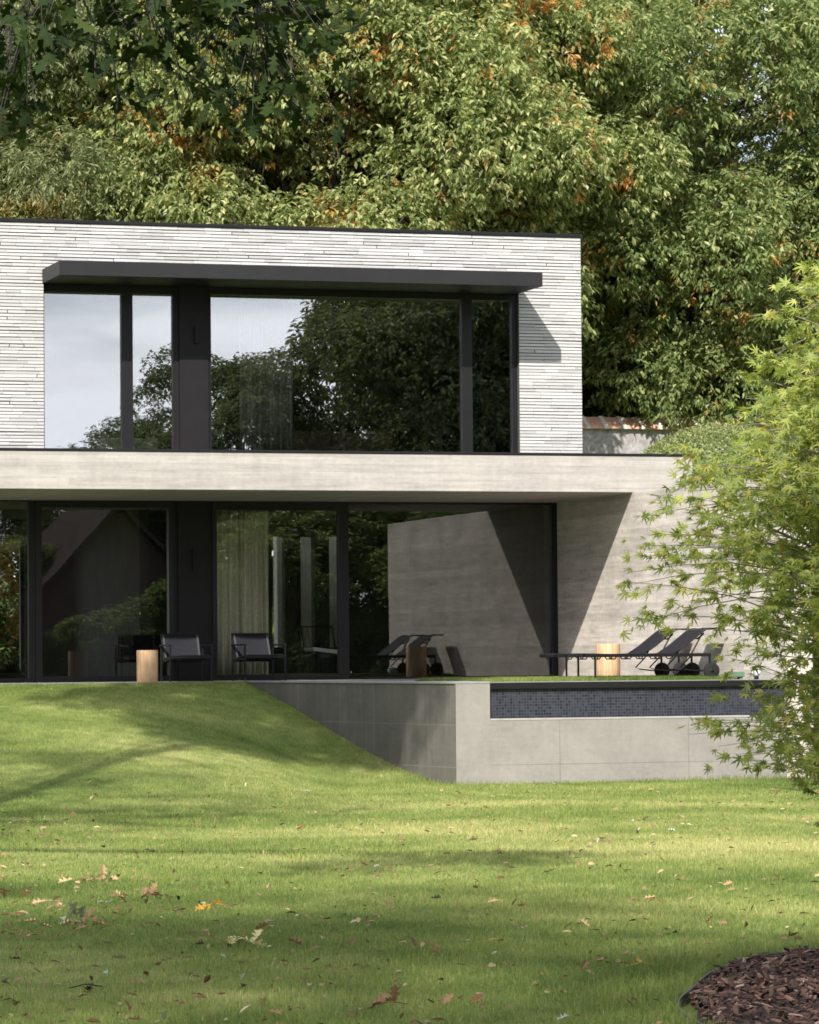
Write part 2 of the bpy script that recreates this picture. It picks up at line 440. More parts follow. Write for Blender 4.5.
# steel edging
m = MB(); vs = []; fs = []
for i, p in enumerate(bed):
    d = (p - bc) / np.linalg.norm(p - bc); z = float(terrain(p[0], p[1]))
    o = p + d * .012
    vs += [(p[0], p[1], z - .05), (p[0], p[1], z + .055), (o[0], o[1], z + .055), (o[0], o[1], z - .05)]
for i in range(n):
    j = (i + 1) % n
    for k in range(4): fs.append((i*4+k, i*4+(k+1) % 4, j*4+(k+1) % 4, j*4+k))
m.add(vs, fs)
tag(m.build('garden_edging', M['steel_edge']), 'curved weathered steel edging between lawn and mulch bed', 'edging')
# bark chips: uncountable
N = 17000
px = rng.uniform(5.8, 9.2, N); py = rng.uniform(-39.2, -33.2, N)
ok = in_bed(px, py, -.02); px, py = px[ok], py[ok]; N = len(px)
rr = np.hypot(px - bc[0], py - bc[1]) / 3.4
pz = terrain(px, py) - .005 + .09 * np.clip((1 - rr) / .4, 0, 1) + rng.uniform(0, .035, N)
cv = [(-.5,-.12,-.05),(.5,-.2,-.05),(.56,.12,-.05),(-.42,.2,-.05),(-.45,-.10,.05),(.42,-.12,.07),(.5,.1,.06),(-.4,.12,.04)]
cf = [(0,3,2,1),(4,5,6,7),(0,1,5,4),(1,2,6,5),(2,3,7,6),(3,0,4,7)]
xd = rvec(N); xd[:, 2] *= .35; nd = rvec(N) * .6 + np.array([0, 0, 1])
v_, f_ = scatter(cv, cf, np.stack([px, py, pz], -1), xd, nd, rng.uniform(.018, .065, N) )
tag(np_mesh('bark_chips', v_, f_, M['chip']), 'loose brown bark chips covering the mulch bed', 'bark chips', None, 'stuff')

# ------------------------------------------------------------------ grass blades
CAM = np.array([0.0, -51.778])
def blades(px, py, pz, h, w, name, label):
    n = len(px)
    ang = rng.uniform(0, 2*np.pi, n); lean = rng.uniform(.05, .75, n)
    dx, dy = np.cos(ang), np.sin(ang)
    ca = rng.uniform(0, 2*np.pi, n); wx, wy = np.cos(ca)*w/2, np.sin(ca)*w/2
    b = np.stack([px, py, pz], -1)
    V = np.empty((n, 5, 3))
    V[:, 0] = b - np.stack([wx, wy, np.zeros(n)], -1); V[:, 1] = b + np.stack([wx, wy, np.zeros(n)], -1)
    mid = b + np.stack([dx*h*lean*.3, dy*h*lean*.3, h*.6], -1)
    V[:, 2] = mid + np.stack([wx*.75, wy*.75, np.zeros(n)], -1); V[:, 3] = mid - np.stack([wx*.75, wy*.75, np.zeros(n)], -1)
    V[:, 4] = b + np.stack([dx*h*lean, dy*h*lean, h*(1-.28*lean)], -1)
    F3 = np.array([[0,1,2],[0,2,3],[3,2,4]])
    F = (F3[None] + (np.arange(n)*5)[:, None, None]).reshape(-1, 3)
    o = np_mesh(name, V.reshape(-1, 3), F, M['grass'])
    return tag(o, label, 'grass', None, 'stuff')
def view_strip(n, y0, y1, dens_pow):
    """random points on the lawn between two depths, a little wider than the view"""
    u = rng.uniform(0, 1, n)
    d0, d1 = y0 + 51.778, y1 + 51.778
    d = (d0**dens_pow + u*(d1**dens_pow - d0**dens_pow))**(1/dens_pow)
    k = rng.uniform(.172, .463, n)
    X = d * k; Y = d - 51.778
    return X, Y
N = 620000
X, Y = view_strip(N, -38.5, -2.75, .55)
wall_x = 12.9 + (14.09 - 12.9) * (-2.5 - Y) / 6.2
keep = ~in_bed(X, Y, .004)
keep &= ~((Y > -8.72) & (X > np.minimum(wall_x, 14.09) - .02))
X, Y = X[keep], Y[keep]; n = len(X)
dist = np.hypot(X, Y + 51.778)
h = rng.uniform(.022, .05, n) * (1 + .25*np.sin(X*1.3)*np.sin(Y*.9))
edge = (np.abs(Y + 8.78) < .10) & (X > 14.0)
h = np.where(edge, h * 1.7, h)
wx_ = 12.9 + (14.09 - 12.9) * (-2.5 - Y) / 6.2
h = np.where((np.abs(X - wx_) < .12) & (Y > -8.7), h * 1.6, h)
nearbed = in_bed(X, Y, .20)
h = np.where(nearbed, h * rng.uniform(1.2, 2.6, n), h); h = np.where(in_bed(X, Y, .035), rng.uniform(.05, .14, n), h)
w = .0022 + .0022 * np.clip((dist - 15) / 25, 0, 1) + rng.uniform(0, .0015, n)
blades(X, Y, terrain(X, Y) - .004, h, w, 'lawn_grass', 'short mown grass covering the sloping lawn')

# ------------------------------------------------------------------ terrace, pool
m = MB().box(4.0, 12.9, -2.62, 0.05, -.3, -.002)
m.add([(12.9,-2.62,-.3),(14.5,-2.62,-.3),(14.5,.05,-.3),(12.9,.05,-.3),(12.9,-2.62,-.002),(14.5,-2.62,-.002),(14.5,.05,-.002),(12.9,.05,-.002)],
      [(0,3,2,1),(4,5,6,7),(0,1,5,4),(1,2,6,5),(2,3,7,6),(3,0,4,7)])
m.add([(12.95,-2.62,-.3),(14.10,-8.66,-.3),(14.5,-8.66,-.3),(14.5,-2.62,-.3),(12.95,-2.62,-.003),(14.10,-8.66,-.003),(14.5,-8.66,-.003),(14.5,-2.62,-.003)],
      [(0,1,2,3),(7,6,5,4),(0,4,5,1),(1,5,6,2),(2,6,7,3),(3,7,4,0)])
m.box(14.501, 18.559, -4.899, .05, -.3, -.004); m.box(14.501, 14.719, -7.25, -4.901, -.3, -.004)
tag(m.build('terrace', M['paving']), 'grey paved terrace in front of the ground floor glass', None, None, 'structure')
m = MB().box(14.72, 18.56, -7.25, -4.9, -.3, -.006)
tag(m.build('terrace_lawn', M['turf']), 'raised strip of turf between pool and house', None, None, 'structure')
N = 60000
X = rng.uniform(14.74, 18.55, N); Y = rng.uniform(-7.22, -4.92, N)
blades(X, Y, np.full(N, -.008), rng.uniform(.025, .075, N), rng.uniform(.003, .005, N), 'terrace_grass', 'thin grass growing on the raised terrace behind the pool rim')

pool = empty('swimming_pool', (16.3, -8.0, LOW), 'raised infinity pool with concrete front and blue mosaic band', 'pool')
PX0, PX1, PY = 14.09, 18.548, -8.70
m = MB()
m.box(PX0 + .45, PX1 + .01, PY, PY + .20, LOW - .2, -.475)                 # lower front wall
m.box(PX0 + .001, PX0 + .45, PY, PY + 1.4, LOW - .2, -.012)                       # corner pier
m.build('pool_wall', M['concrete_smooth'], pool)
# fine panel joints
m = MB(); m.box(15.46, 15.468, PY - .0015, PY + .01, LOW - .1, -.48); m.box(17.2, 17.208, PY - .0015, PY + .01, LOW - .1, -.48)
m.box(PX0 + .46, PX1, PY - .0015, PY + .01, -1.035, -1.029)
m.build('panel_joint', mat_noisy('thin_joint', (.17,.163,.15), .1, 5, .9), pool)
MB().box(PX0 + .452, PX1, PY - .006, PY + .10, -.474, -.452).build('ledge', M['joint'], pool)
MB().box(PX0 + .452, PX1, PY + .05, PY + .2, -.45, -.085).build('tile_band', M['mosaic'], pool)
m = MB(); m.box(PX0 + .452, PX1 + .02, PY - .002, PY + .22, -.083, -.004); 
m.build('pool_rim', M['black_metal'], pool, None, .004)
m = MB(); m.box(PX0 + .455, PX1, PY + .22, PY + 1.35, -.060, -.055); m.build('water', M['water'], pool)
m = MB(); m.box(PX0 + .46, PX1, PY + 1.352, PY + 1.45, -1.0, -.004); m.build('coping', M['paving'], pool)
m = MB()
# thin stone coping over pier and side wall
m.box(PX0 - .006, PX0 + .451, PY - .006, PY + 1.4, -.011, .014)
m.build('pier_coping', M['paving'], pool, None, .003)

side = empty('retaining_wall', (13.5, -5.5, LOW), 'streaked concrete retaining wall, shade worked into its colour, descending with the lawn beside the pool', 'wall')
P0, P1 = np.array([12.9, -2.5]), np.array([14.09, -8.70])
dd = (P1 - P0) / np.linalg.norm(P1 - P0); nn = np.array([-dd[1], dd[0]])      # nn points to the right, into the terrace
def wall_seg(m, t0, t1, off0, off1, z0, z1):
    a, b = P0 + dd*t0, P0 + dd*t1
    q = [a + nn*off0, b + nn*off0, b + nn*off1, a + nn*off1]
    m.add([(*p, z0) for p in q] + [(*p, z1) for p in q], [(0,3,2,1),(4,5,6,7),(0,1,5,4),(1,2,6,5),(2,3,7,6),(3,0,4,7)])
Lw = np.linalg.norm(P1 - P0)
m = MB(); wall_seg(m, 0, Lw - .004, .0, .28, LOW - .2, -.012); m.build('wall_face', M['concrete_shaded'], side)
m = MB(); wall_seg(m, 0, Lw, -.0015, .02, -.532, -.522); wall_seg(m, 0, Lw, -.0015, .02, -1.06, -1.05)
wall_seg(m, 1.9, 1.908, -.001, .02, LOW, -.02); wall_seg(m, 4.1, 4.108, -.001, .02, LOW, -.02)
m.build('panel_joint', mat_noisy('grey_joint', (.16,.152,.135), .1, 5, .9), side)
m = MB(); wall_seg(m, 0, Lw - .02, -.02, .34, -.011, .012); m.build('coping', M['paving'], side, None, .003)

# garden wall carrying the slab
m = MB().box(18.56, 18.935, -8.70, 3.0, LOW - .2, 2.648)
gw = m.build('concrete_wall', M['concrete_wall'], None, None, .006)
tag(gw, 'board-marked concrete side wall running forward beneath the slab to the pool', 'wall')

# ------------------------------------------------------------------ house
house = empty('house', (14.0, 3.0, 0.0), 'modern villa of white brick over a cantilevered concrete slab with black framed glass', 'house')
YB = -1.55
# slab
m = MB().box(4.0, 19.485, -3.258, 8.0, 2.652, 3.172)
slab = m.build('concrete_slab', M['concrete'], house, None, .008)
m = MB().box(3.99, 19.50, -3.272, 8.0, 3.174, 3.208); m.build('metal_cap', M['black_metal'], slab, None, .003)
m = MB()
for x0, x1, y0, y1 in ((4.0, 14.3, -3.20, -.02), (16.15, 18.556, -3.20, -.02), (14.3, 16.15, -3.20, -1.50), (14.3, 16.15, -1.42, -.02)):
    m.box(x0, x1, y0, y1, 2.640, 2.6505)
m.build('soffit', M['soffit'], slab)
MB().box(14.301, 16.149, -1.499, -1.421, 2.645, 2.6508).build('track_slot', M['furniture'], slab)

# white brick: real courses with raked dark joints
rows = int(round((6.50 - 3.208) / .0475)); ch = (6.50 - 3.208) / rows
OX0, OX1, OZ1 = 10.363, 17.454, 5.652
bv = []; 
for r in range(rows):
    z0 = 3.208 + r*ch; z1 = z0 + ch - random.choice((.007, .0085, .010, .0115, .013))
    runs = [(4.0, 18.43)] if z0 > OZ1 - .01 else [(4.0, OX0 - .004), (OX1 + .004, 18.43)]
    for (ra, rb) in runs:
        x = ra - random.uniform(0, .4) if ra == 4.0 else ra
        while x < rb - .02:
            wd = random.choice((.5, .4, .33, .48, .25, .21, .38)); xe = min(x + wd, rb)
            if rb - xe < .06: xe = rb
            bv.append((max(x, ra), xe - ((.014 if random.random() < .07 else .003) if xe < rb else 0), YB + random.uniform(-.003, .003), z0 + random.uniform(-.0004,.0004), z1 + random.uniform(-.0022,.0012) - (random.random() < .10)*.004))
            x = xe
bv = np.array(bv); nb = len(bv)
yb_ = np.full(nb, YB + .05)
V = np.stack([np.stack([bv[:,0], bv[:,2], bv[:,3]], -1), np.stack([bv[:,1], bv[:,2], bv[:,3]], -1),
              np.stack([bv[:,1], bv[:,2], bv[:,4]], -1), np.stack([bv[:,0], bv[:,2], bv[:,4]], -1),
              np.stack([bv[:,0], yb_, bv[:,3]], -1), np.stack([bv[:,1], yb_, bv[:,3]], -1),
              np.stack([bv[:,1], yb_, bv[:,4]], -1), np.stack([bv[:,0], yb_, bv[:,4]], -1)], 1)
V += rng.normal(0, .0008, V.shape) * np.array([0.4, .6, 1])
F0 = np.array([[0,1,2,3],[1,5,6,2],[5,4,7,6],[4,0,3,7],[3,2,6,7],[4,5,1,0]])
F = (F0[None] + (np.arange(nb)*8)[:, None, None]).reshape(-1, 4)
np_mesh('brick_wall', V.reshape(-1, 3), F, M['brick'], house)
m = MB()
m.box(4.0, OX0 + .0, YB + .016, YB + .30, 3.21, 6.498); m.box(OX1, 18.424, YB + .016, YB + .30, 3.21, 6.498)
m.box(OX0, OX1, YB + .016, YB + .30, OZ1, 6.498)
m.box(18.13, 18.422, YB + .30, 8.0, 3.21, 6.498); m.box(4.0, 18.13, 7.7, 8.0, 3.21, 6.498); m.box(4.0, 4.3, YB + .3, 7.7, 3.21, 6.498)
m.build('wall_core', M['mortar'], house)
m = MB().box(3.97, 18.46, YB - .022, 8.02, 6.500, 6.548); m.build('roof_coping', M['black_metal'], house, None, .004)
# canopy
m = MB().box(OX0 - .02, OX1 - .03, YB - 1.15, YB + .02, 5.640, 5.838)
cano = m.build('canopy', M['canopy_metal'], house, None, .004)

def window(x0, x1, z0, z1, y, fw, pane_mat, fl=None, fr=None, ft=None, fb=None, depth=.10):
    fl = fw if fl is None else fl; fr = fw if fr is None else fr; ft = fw if ft is None else ft; fb = fw if fb is None else fb
    m = MB()
    if fl: m.box(x0, x0 + fl, y - depth/2, y + depth/2, z0, z1)
    if fr: m.box(x1 - fr, x1, y - depth/2, y + depth/2, z0, z1)
    m.box(x0 + fl, x1 - fr, y - depth/2, y + depth/2, z1 - ft, z1)
    m.box(x0 + fl, x1 - fr, y - depth/2, y + depth/2, z0, z0 + fb)
    f = m.build('window', M['black_metal'], house)
    MB().box(x0 + fl - .004, x1 - fr + .004, y - .008, y + .008, z0 + fb - .004, z1 - ft + .004).build('pane', pane_mat, f)
    return f
yu = -1.40
zu0, zu1 = 3.21, 5.645
window(10.364, 11.585, zu0, zu1, yu, .05, M['glass_up'], .022, .080, .115, .035, .12)
window(11.586, 12.266, zu0, zu1, yu, .05, M['glass_up'], .080, .012, .115, .035, .12)
window(12.800, 16.679, zu0, zu1, yu, .05, M['glass_up'], .014, .078, .095, .035, .12)
window(16.680, 17.453, zu0, zu1, yu, .05, M['glass_up'], .078, .075, .095, .035, .12)
m = MB().box(12.267, 12.338, -1.47, -1.32, zu0, zu1); m.box(12.339, 12.766, -1.50, -1.32, zu0, zu1); m.box(12.767, 12.799, -1.47, -1.32, zu0, zu1)
pn = m.build('cladding_panel', M['panel'], house, None, .002)
m = MB().box(12.555, 12.585, -1.545, -1.50, 4.83, 5.07); m.box(12.585, 12.625, -1.53, -1.50, 4.83, 4.85); m.build('handle', M['furniture'], pn)

zg0, zg1 = .0, 2.648
window(7.2, 8.79, zg0, zg1, 0, .09, M['glass'], .09, .09, .06, .06)
window(8.80, 10.53, zg0, zg1, 0, .09, M['glass'], .09, .098, .03, .06)
window(10.531, 12.585, zg0, zg1, 0, .09, M['glass'], .092, .072, .115, .085, .14)
window(13.17, 15.185, zg0, zg1, 0, .09, M['glass'], .068, .077, .14, .085, .14)
window(15.186, 18.558, zg0, zg1, 0, .09, M['glass'], .077, .09, .045, .03)
m = MB().box(12.586, 12.648, -.05, .08, zg0, zg1); m.box(12.649, 13.104, -.075, .08, zg0, zg1); m.box(13.105, 13.169, -.05, .08, zg0, zg1)
pn2 = m.build('cladding_panel', M['panel'], house, None, .002)
m = MB().box(12.86, 12.90, -.12, -.075, 1.63, 1.92); m.build('handle', M['furniture'], pn2)
MB().box(4.0, 7.199, -.02, .25, 0, 2.648).build('end_wall', M['concrete'], house)

# rooms
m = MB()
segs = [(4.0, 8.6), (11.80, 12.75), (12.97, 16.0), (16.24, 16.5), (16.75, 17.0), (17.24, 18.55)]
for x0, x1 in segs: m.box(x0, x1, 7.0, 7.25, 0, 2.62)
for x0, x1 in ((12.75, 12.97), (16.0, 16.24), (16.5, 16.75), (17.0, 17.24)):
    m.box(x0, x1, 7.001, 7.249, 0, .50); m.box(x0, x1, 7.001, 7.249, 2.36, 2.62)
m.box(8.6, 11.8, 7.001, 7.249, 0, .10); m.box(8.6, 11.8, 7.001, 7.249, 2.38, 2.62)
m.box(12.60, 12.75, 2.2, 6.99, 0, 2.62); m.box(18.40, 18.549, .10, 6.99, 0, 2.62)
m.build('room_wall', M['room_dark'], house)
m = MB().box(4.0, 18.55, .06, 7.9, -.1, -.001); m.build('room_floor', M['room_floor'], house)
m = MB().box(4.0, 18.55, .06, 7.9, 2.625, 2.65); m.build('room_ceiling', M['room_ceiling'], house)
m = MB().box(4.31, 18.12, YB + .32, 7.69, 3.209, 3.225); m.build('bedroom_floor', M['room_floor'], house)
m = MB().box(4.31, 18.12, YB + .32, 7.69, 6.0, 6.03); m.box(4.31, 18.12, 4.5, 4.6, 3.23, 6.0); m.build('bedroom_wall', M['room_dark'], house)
# rear window at the left end, seen through the room
m = MB()
m.box(8.61, 8.67, 7.08, 7.16, .11, 2.37); m.box(10.15, 10.20, 7.08, 7.16, .11, 2.37); m.box(11.73, 11.79, 7.08, 7.16, .11, 2.37)
m.box(8.67, 11.73, 7.09, 7.15, 2.31, 2.37); m.box(8.67, 11.73, 7.09, 7.15, .11, .17)
m.build('rear_window', M['black_metal'], house)

# curtains
def curtain(name, x0, x1, y, z0, z1, mat, label, folds, amp=.05):
    n = folds * 10; vs = []; fs = []
    zs = [z0, z0 + (z1-z0)*.33, z0 + (z1-z0)*.66, z1]
    for k, z in enumerate(zs):
        for i in range(n + 1):
            u = i / n; a = amp * (1.1 - .5*k/3)
            x = x0 + (x1 - x0)*u + .015*math.sin(u*31 + k*.4)
            yy = y + a*math.sin(u*folds*2*math.pi + .5*math.sin(u*9) + .15*k) + .4*a*math.sin(u*folds*4.7 + k*.2)
            vs.append((x, yy, z))
    for k in range(3):
        for i in range(n): fs.append((k*(n+1)+i, k*(n+1)+i+1, (k+1)*(n+1)+i+1, (k+1)*(n+1)+i))
    o = MB().add(vs, fs, True).build(name, mat)
    sd = o.modifiers.new('thick', 'SOLIDIFY'); sd.thickness = .006
    return tag(o, label, 'curtain')
curtain('curtain', 13.26, 14.12, .30, .03, 2.60, M['curtain'], 'olive linen curtain hanging in folds behind the ground floor glass', 9)
curtain('curtain', 13.35, 14.15, -1.02, 3.24, 5.60, M['sheer'], 'grey sheer curtain behind the large upstairs window', 10)
# low cabinet upstairs
cb_ = empty('cabinet', (15.0, .5, 3.226), 'low brown wooden cabinet behind the upstairs glass', 'cabinet')
MB().box(14.1, 16.0, .1, .6, 3.32, 3.70).build('body', M['walnut'], cb_, None, .006)
for x in (14.2, 15.9):
    for y in (.15, .55): MB().box(x-.02, x+.02, y-.02, y+.02, 3.226, 3.319).build('leg', M['furniture'], cb_)
# low white box upstairs left
bx = MB().box(11.30, 12.15, -.95, -.55, 3.226, 3.50).build('headboard', M['sheer'], None, None, .01)
tag(bx, 'pale upholstered headboard behind the small upstairs window', 'headboard')

# indoor chair with pale cushion behind the ground floor glass
ic = empty('lounge_chair', (15.35, 1.3, 0.0), 'wire lounge chair with white cushion standing indoors behind the glass', 'chair')
m = MB()
for sx in (15.05, 15.55):
    m.tube([(sx, 1.0, 0), (sx+.02, 1.05, .40), (sx, 1.62, .36)], .010, 6); m.tube([(sx, 1.62, 0), (sx, 1.62, .36), (sx, 1.85, .80)], .010, 6)
m.tube([(15.05,1.02,.04),(15.55,1.02,.04)], .008, 6); m.tube([(15.05,1.85,.80),(15.55,1.85,.80)], .010, 6)
for k in range(7): m.tube([(15.08+.075*k,1.62,.37),(15.08+.075*k,1.85,.79)], .004, 5)
m.build('frame', M['furniture'], ic)
m = MB(); 
vs=[];fs=[]
for i in range(13):
    u=i/12; z=.43-.06*u+.012*math.sin(i*math.pi/1.0+.5)*(i%2)
    for (yy,zz) in ((1.05,0),(1.05,.05),(1.58,.05),(1.58,0)): vs.append((15.02+.5*u, yy, z+zz+(.012 if (i%2 and zz>0) else 0)))
for i in range(12):
    for k in range(4): fs.append((i*4+k,i*4+(k+1)%4,(i+1)*4+(k+1)%4,(i+1)*4+k))
fs+=[(3,2,1,0),(48,49,50,51)]
m.add(vs,fs); m.build('cushion', M['white_enamel'], ic)

# ------------------------------------------------------------------ outdoor furniture
def make_chair(loc, label):
    bx, by, bz = loc
    r = empty('garden_armchair', loc, label, 'armchair', 'black sling armchairs on the terrace')
    P = lambda x, y, z: (bx + x, by + y, bz + z)
    W2, D0, D1 = .305, -.30, .30       # half width, front, back
    for sx in (-1, 1):
        m = MB().bar(P(sx*W2, D0, 0), P(sx*W2, D0, .505), .024, .024); m.build('leg', M['furniture'], r)
        m = MB().bar(P(sx*W2, D1-.06, 0), P(sx*W2, D1-.06, .505), .024, .024); m.build('leg', M['furniture'], r)
        m = MB().box(bx+sx*W2-.025, bx+sx*W2+.025, by+D0-.012, by+D1-.04, bz+.506, bz+.530); m.build('armrest', M['furniture'], r, None, .004)
    m = MB()
    for sx in (-1, 1):
        m.bar(P(sx*(W2-.035), D0+.01, .355), P(sx*(W2-.035), D1-.06, .295), .022, .028)
        m.bar(P(sx*(W2-.035), D1-.08, .30), P(sx*(W2-.035), D1+.08, .685), .022, .026)
    m.bar(P(-W2, D0, .345), P(W2, D0, .345), .022, .03); m.bar(P(-W2, D1-.06, .29), P(W2, D1-.06, .29), .02, .026)
    m.bar(P(-W2+.03, D1+.08, .680), P(W2-.03, D1+.08, .680), .018, .02)
    m.build('frame', M['furniture'], r)
    def sheet(a, b, sag, wn):
        vs = []; fs = []; nu, nv = 8, 8; w = W2 - .05
        a, b = Vector(a), Vector(b); nrm = Vector((0, -(b-a).z, (b-a).y)).normalized()
        for side in (0, 1):
            for i in range(nv+1):
                for j in range(nu+1):
                    u = j/nu*2-1; q = i/nv
                    p = a.lerp(b, q) - nrm*(sag*(1-u*u)*math.sin(q*math.pi)) + nrm*(.006*(1 if side else -1))
                    vs.append((bx + u*w, by + p.y, bz + p.z))
        k = (nu+1)*(nv+1)
        for i in range(nv):
            for j in range(nu):
                q = i*(nu+1)+j; fs.append((q, q+1, q+nu+2, q+nu+1)); fs.append((k+q, k+q+nu+1, k+q+nu+2, k+q+1))
        for i in range(nv):
            for j in (0, nu): q = i*(nu+1)+j; fs.append((q, q+nu+1, k+q+nu+1, k+q))
        for j in range(nu):
            for i in (0, nv): q = i*(nu+1)+j; fs.append((q, k+q, k+q+1, q+1))
        return MB().add(vs, fs, True)
    sheet((0, D0+.01, .372), (0, D1-.09, .318), .045, 0).build('seat', M['sling'], r)
    bk = sheet((0, D1-.075, .335), (0, D1+.06, .670), .03, 0).build('backrest', M['sling'], r)
    for sx in (-1, 1): MB().bar(P(sx*(W2-.055), D1-.105, .34), P(sx*(W2-.055), D1+.045, .67), .026, .012).build('piping', M['sling_edge'], bk)
    return r
ch1 = make_chair((12.47, -1.25, 0), 'black sling armchair standing in front of the dark cladding panel')
ch2 = copy_thing(ch1, (13.54, -1.25, 0), math.radians(4), 1.0, 'black sling armchair standing in front of the olive curtain')

ch3 = copy_thing(ch1, (12.22, .78, 0), math.radians(-14), 1.0, 'black sling armchair added indoors for the mirror image of the left armchair')  # added chair, stands in for the left armchair mirrored in the glass
ch3['group'] = 'black sling armchairs by the glass'; ch1['group'] = ch2['group'] = 'black sling armchairs by the glass'

def log_stool(c, r, h, label):
    n = 40; vs = []; fs = []
    zs = [0, .006, h*.3, h*.6, h-.012, h]
    for k, z in enumerate(zs):
        for i in range(n):
            a = 2*math.pi*i/n
            rr = r*(1 + .018*math.sin(3*a + .7) + .012*math.sin(5*a+2*z) + .01*math.sin(2*a+z*4)) * (.975 if k in (0, 5) else 1)
            vs.append((c[0]+rr*math.cos(a), c[1]+rr*math.sin(a), c[2]+z))
    for k in range(5):
        for i in range(n): fs.append((k*n+i, k*n+(i+1)%n, (k+1)*n+(i+1)%n, (k+1)*n+i))
    o = empty('log_stool', c, label, 'stool', 'cut log stools')
    m = MB().add(vs, fs + [tuple(range(n))[::-1]], True)
    m.build('trunk_section', M['timber'], o)
    MB().add([(p[0], p[1], p[2] + .0005) for p in vs[5*n:]], [tuple(range(n))]).build('seat', M['timber'], o)
    return o
log_stool((11.655, -2.3, -.002), .147, .452, 'pale cut log stool at the lawn edge beside the left armchair')
log_stool((17.72, -4.45, 0), .165, .485, 'pale cut log stool between the loungers and the concrete wall')

def make_lounger(loc, label):
    bx, by, bz = loc              # bx = foot end, by = centre line; length runs along +X
    r = empty('sun_lounger', loc, label, 'sun lounger', 'sling sun loungers by the pool')
    P = lambda x, y, z: (bx + x, by + y, bz + z)
    W2 = .325
    m = MB()
    for sy in (-1, 1):
        m.bar(P(.02, sy*W2, .325), P(1.80, sy*W2, .325), .026, .045)
        m.bar(P(1.785, sy*W2, .33), P(1.785, sy*W2, .14), .024, .024)
        for x in (.42, .58, 1.06, 1.22):       # sling tension loops under the rail
            m.tube([P(x-.05, sy*(W2-.03), .305), P(x-.03, sy*(W2-.03), .278), P(x+.03, sy*(W2-.03), .278), P(x+.05, sy*(W2-.03), .305)], .009, 6)
    for x in (.03, .62, 1.26): m.bar(P(x, -W2, .318), P(x, W2, .318), .024, .024)
    m.tube([P(1.80, -W2-.02, .112), P(1.80, W2+.02, .112)], .010, 8)
    m.build('frame', M['furniture'], r, None, .002)
    for sy in (-1, 1):
        MB().bar(P(.16, sy*W2, .303), P(.16, sy*W2, 0), .022, .022).build('leg', M['furniture'], r)
    m = MB()
    # sling bed slightly sagging, front lip rolled over
    def strip(m, prof, w, th=.008):
        vs = []; fs = []; n = len(prof)
        for s_ in (-1, 1):
            for off in (0, -th):
                for (x, z) in prof: vs.append(P(x, s_*w, z + off))
        A = lambda s_, o_, i: (s_*2 + o_)*n + i
        for i in range(n-1):
            fs += [(A(0,0,i), A(0,0,i+1), A(1,0,i+1), A(1,0,i)), (A(0,1,i), A(1,1,i), A(1,1,i+1), A(0,1,i+1)),
                   (A(0,0,i), A(0,1,i), A(0,1,i+1), A(0,0,i+1)), (A(1,0,i), A(1,0,i+1), A(1,1,i+1), A(1,1,i))]
        fs += [(A(0,0,0), A(1,0,0), A(1,1,0), A(0,1,0)), (A(0,0,n-1), A(0,1,n-1), A(1,1,n-1), A(1,0,n-1))]
        return m.add(vs, fs, False)
    strip(m, [(.0,.318),(.0,.345),(.03,.358),(.2,.352),(.5,.345),(.8,.342),(1.1,.347),(1.30,.352)], W2-.02)
    m.build('seat', M['sling'], r)
    m = MB()
    strip(m, [(1.31,.352),(1.45,.452),(1.6,.562),(1.70,.640),(1.76,.672),(1.82,.680),(1.90,.672),(1.95,.688)], W2-.03)
    bk = m.build('backrest', M['sling'], r)
    for sy in (-1, 1):
        m = MB(); m.tube([P(1.29, sy*(W2-.02), .345), P(1.45, sy*(W2-.02), .447), P(1.70, sy*(W2-.02), .636), P(1.76, sy*(W2-.02), .668), P(1.82, sy*(W2-.02), .676), P(1.90, sy*(W2-.02), .668), P(1.95, sy*(W2-.02), .684)], .011, 6)
        m.build('back_frame', M['furniture'], bk)
    for sy in (-1, 1):
        y = sy*(W2-.06); m = MB()
        m.tube([P(1.73, y, .615), P(1.70, y, .60), P(1.52, y, .29), P(1.38, y, .155), P(1.46, y, .13), P(1.64, y, .11), P(1.80, y, .112)], .010, 6)
        m.tube([P(1.60, y, .545), P(1.64, y, .54), P(1.72, y, .60)], .012, 6)
        m.build('support_strut', M['furniture'], r)
    for sy in (-1, 1):
        w = MB().cyl(P(1.80, sy*(W2+.02) - .022, .112), (0, 1, 0), .110, .044, 28, .008).build('wheel', M['tyre'], r)
        MB().cyl(P(1.80, sy*(W2+.02) - .028, .112), (0, 1, 0), .028, .056, 16, .004).build('hub', M['furniture'], w)
    return r
lg1 = make_lounger((16.47, -5.42, 0), 'charcoal sling lounger with raised back, farther from the pool rim')
lg2 = copy_thing(lg1, (16.46, -6.56, 0), 0, 1.0, 'charcoal sling lounger with raised back, nearer to the pool rim')

# small things by the wall
gb = empty('garden_box', (18.32, -7.55, 0), 'small green plastic box lying on the terrace grass by the wall', 'box')
MB().box(18.20, 18.44, -7.62, -7.48, .03, .10).build('body', M['green_plastic'], gb, None, .008)
for x in (18.24, 18.40): MB().box(x-.02, x+.02, -7.60, -7.50, 0, .0295).build('foot', M['green_plastic'], gb)
gl = empty('globe_light', (18.40, -8.10, 0), 'white globe garden light at the front end of the concrete wall', 'lamp')
m = MB(); n = 20
m.tube([(18.40, -8.10, .035 + .058*(1-math.cos(math.pi*k/10))) for k in range(11)], [max(.058*math.sin(math.pi*k/10), .002) for k in range(11)], 20); m.build('globe', M['white_enamel'], gl)
MB().cyl((18.40, -8.10, 0), (0,0,1), .03, .04, 16, .003).build('base', M['furniture'], gl)

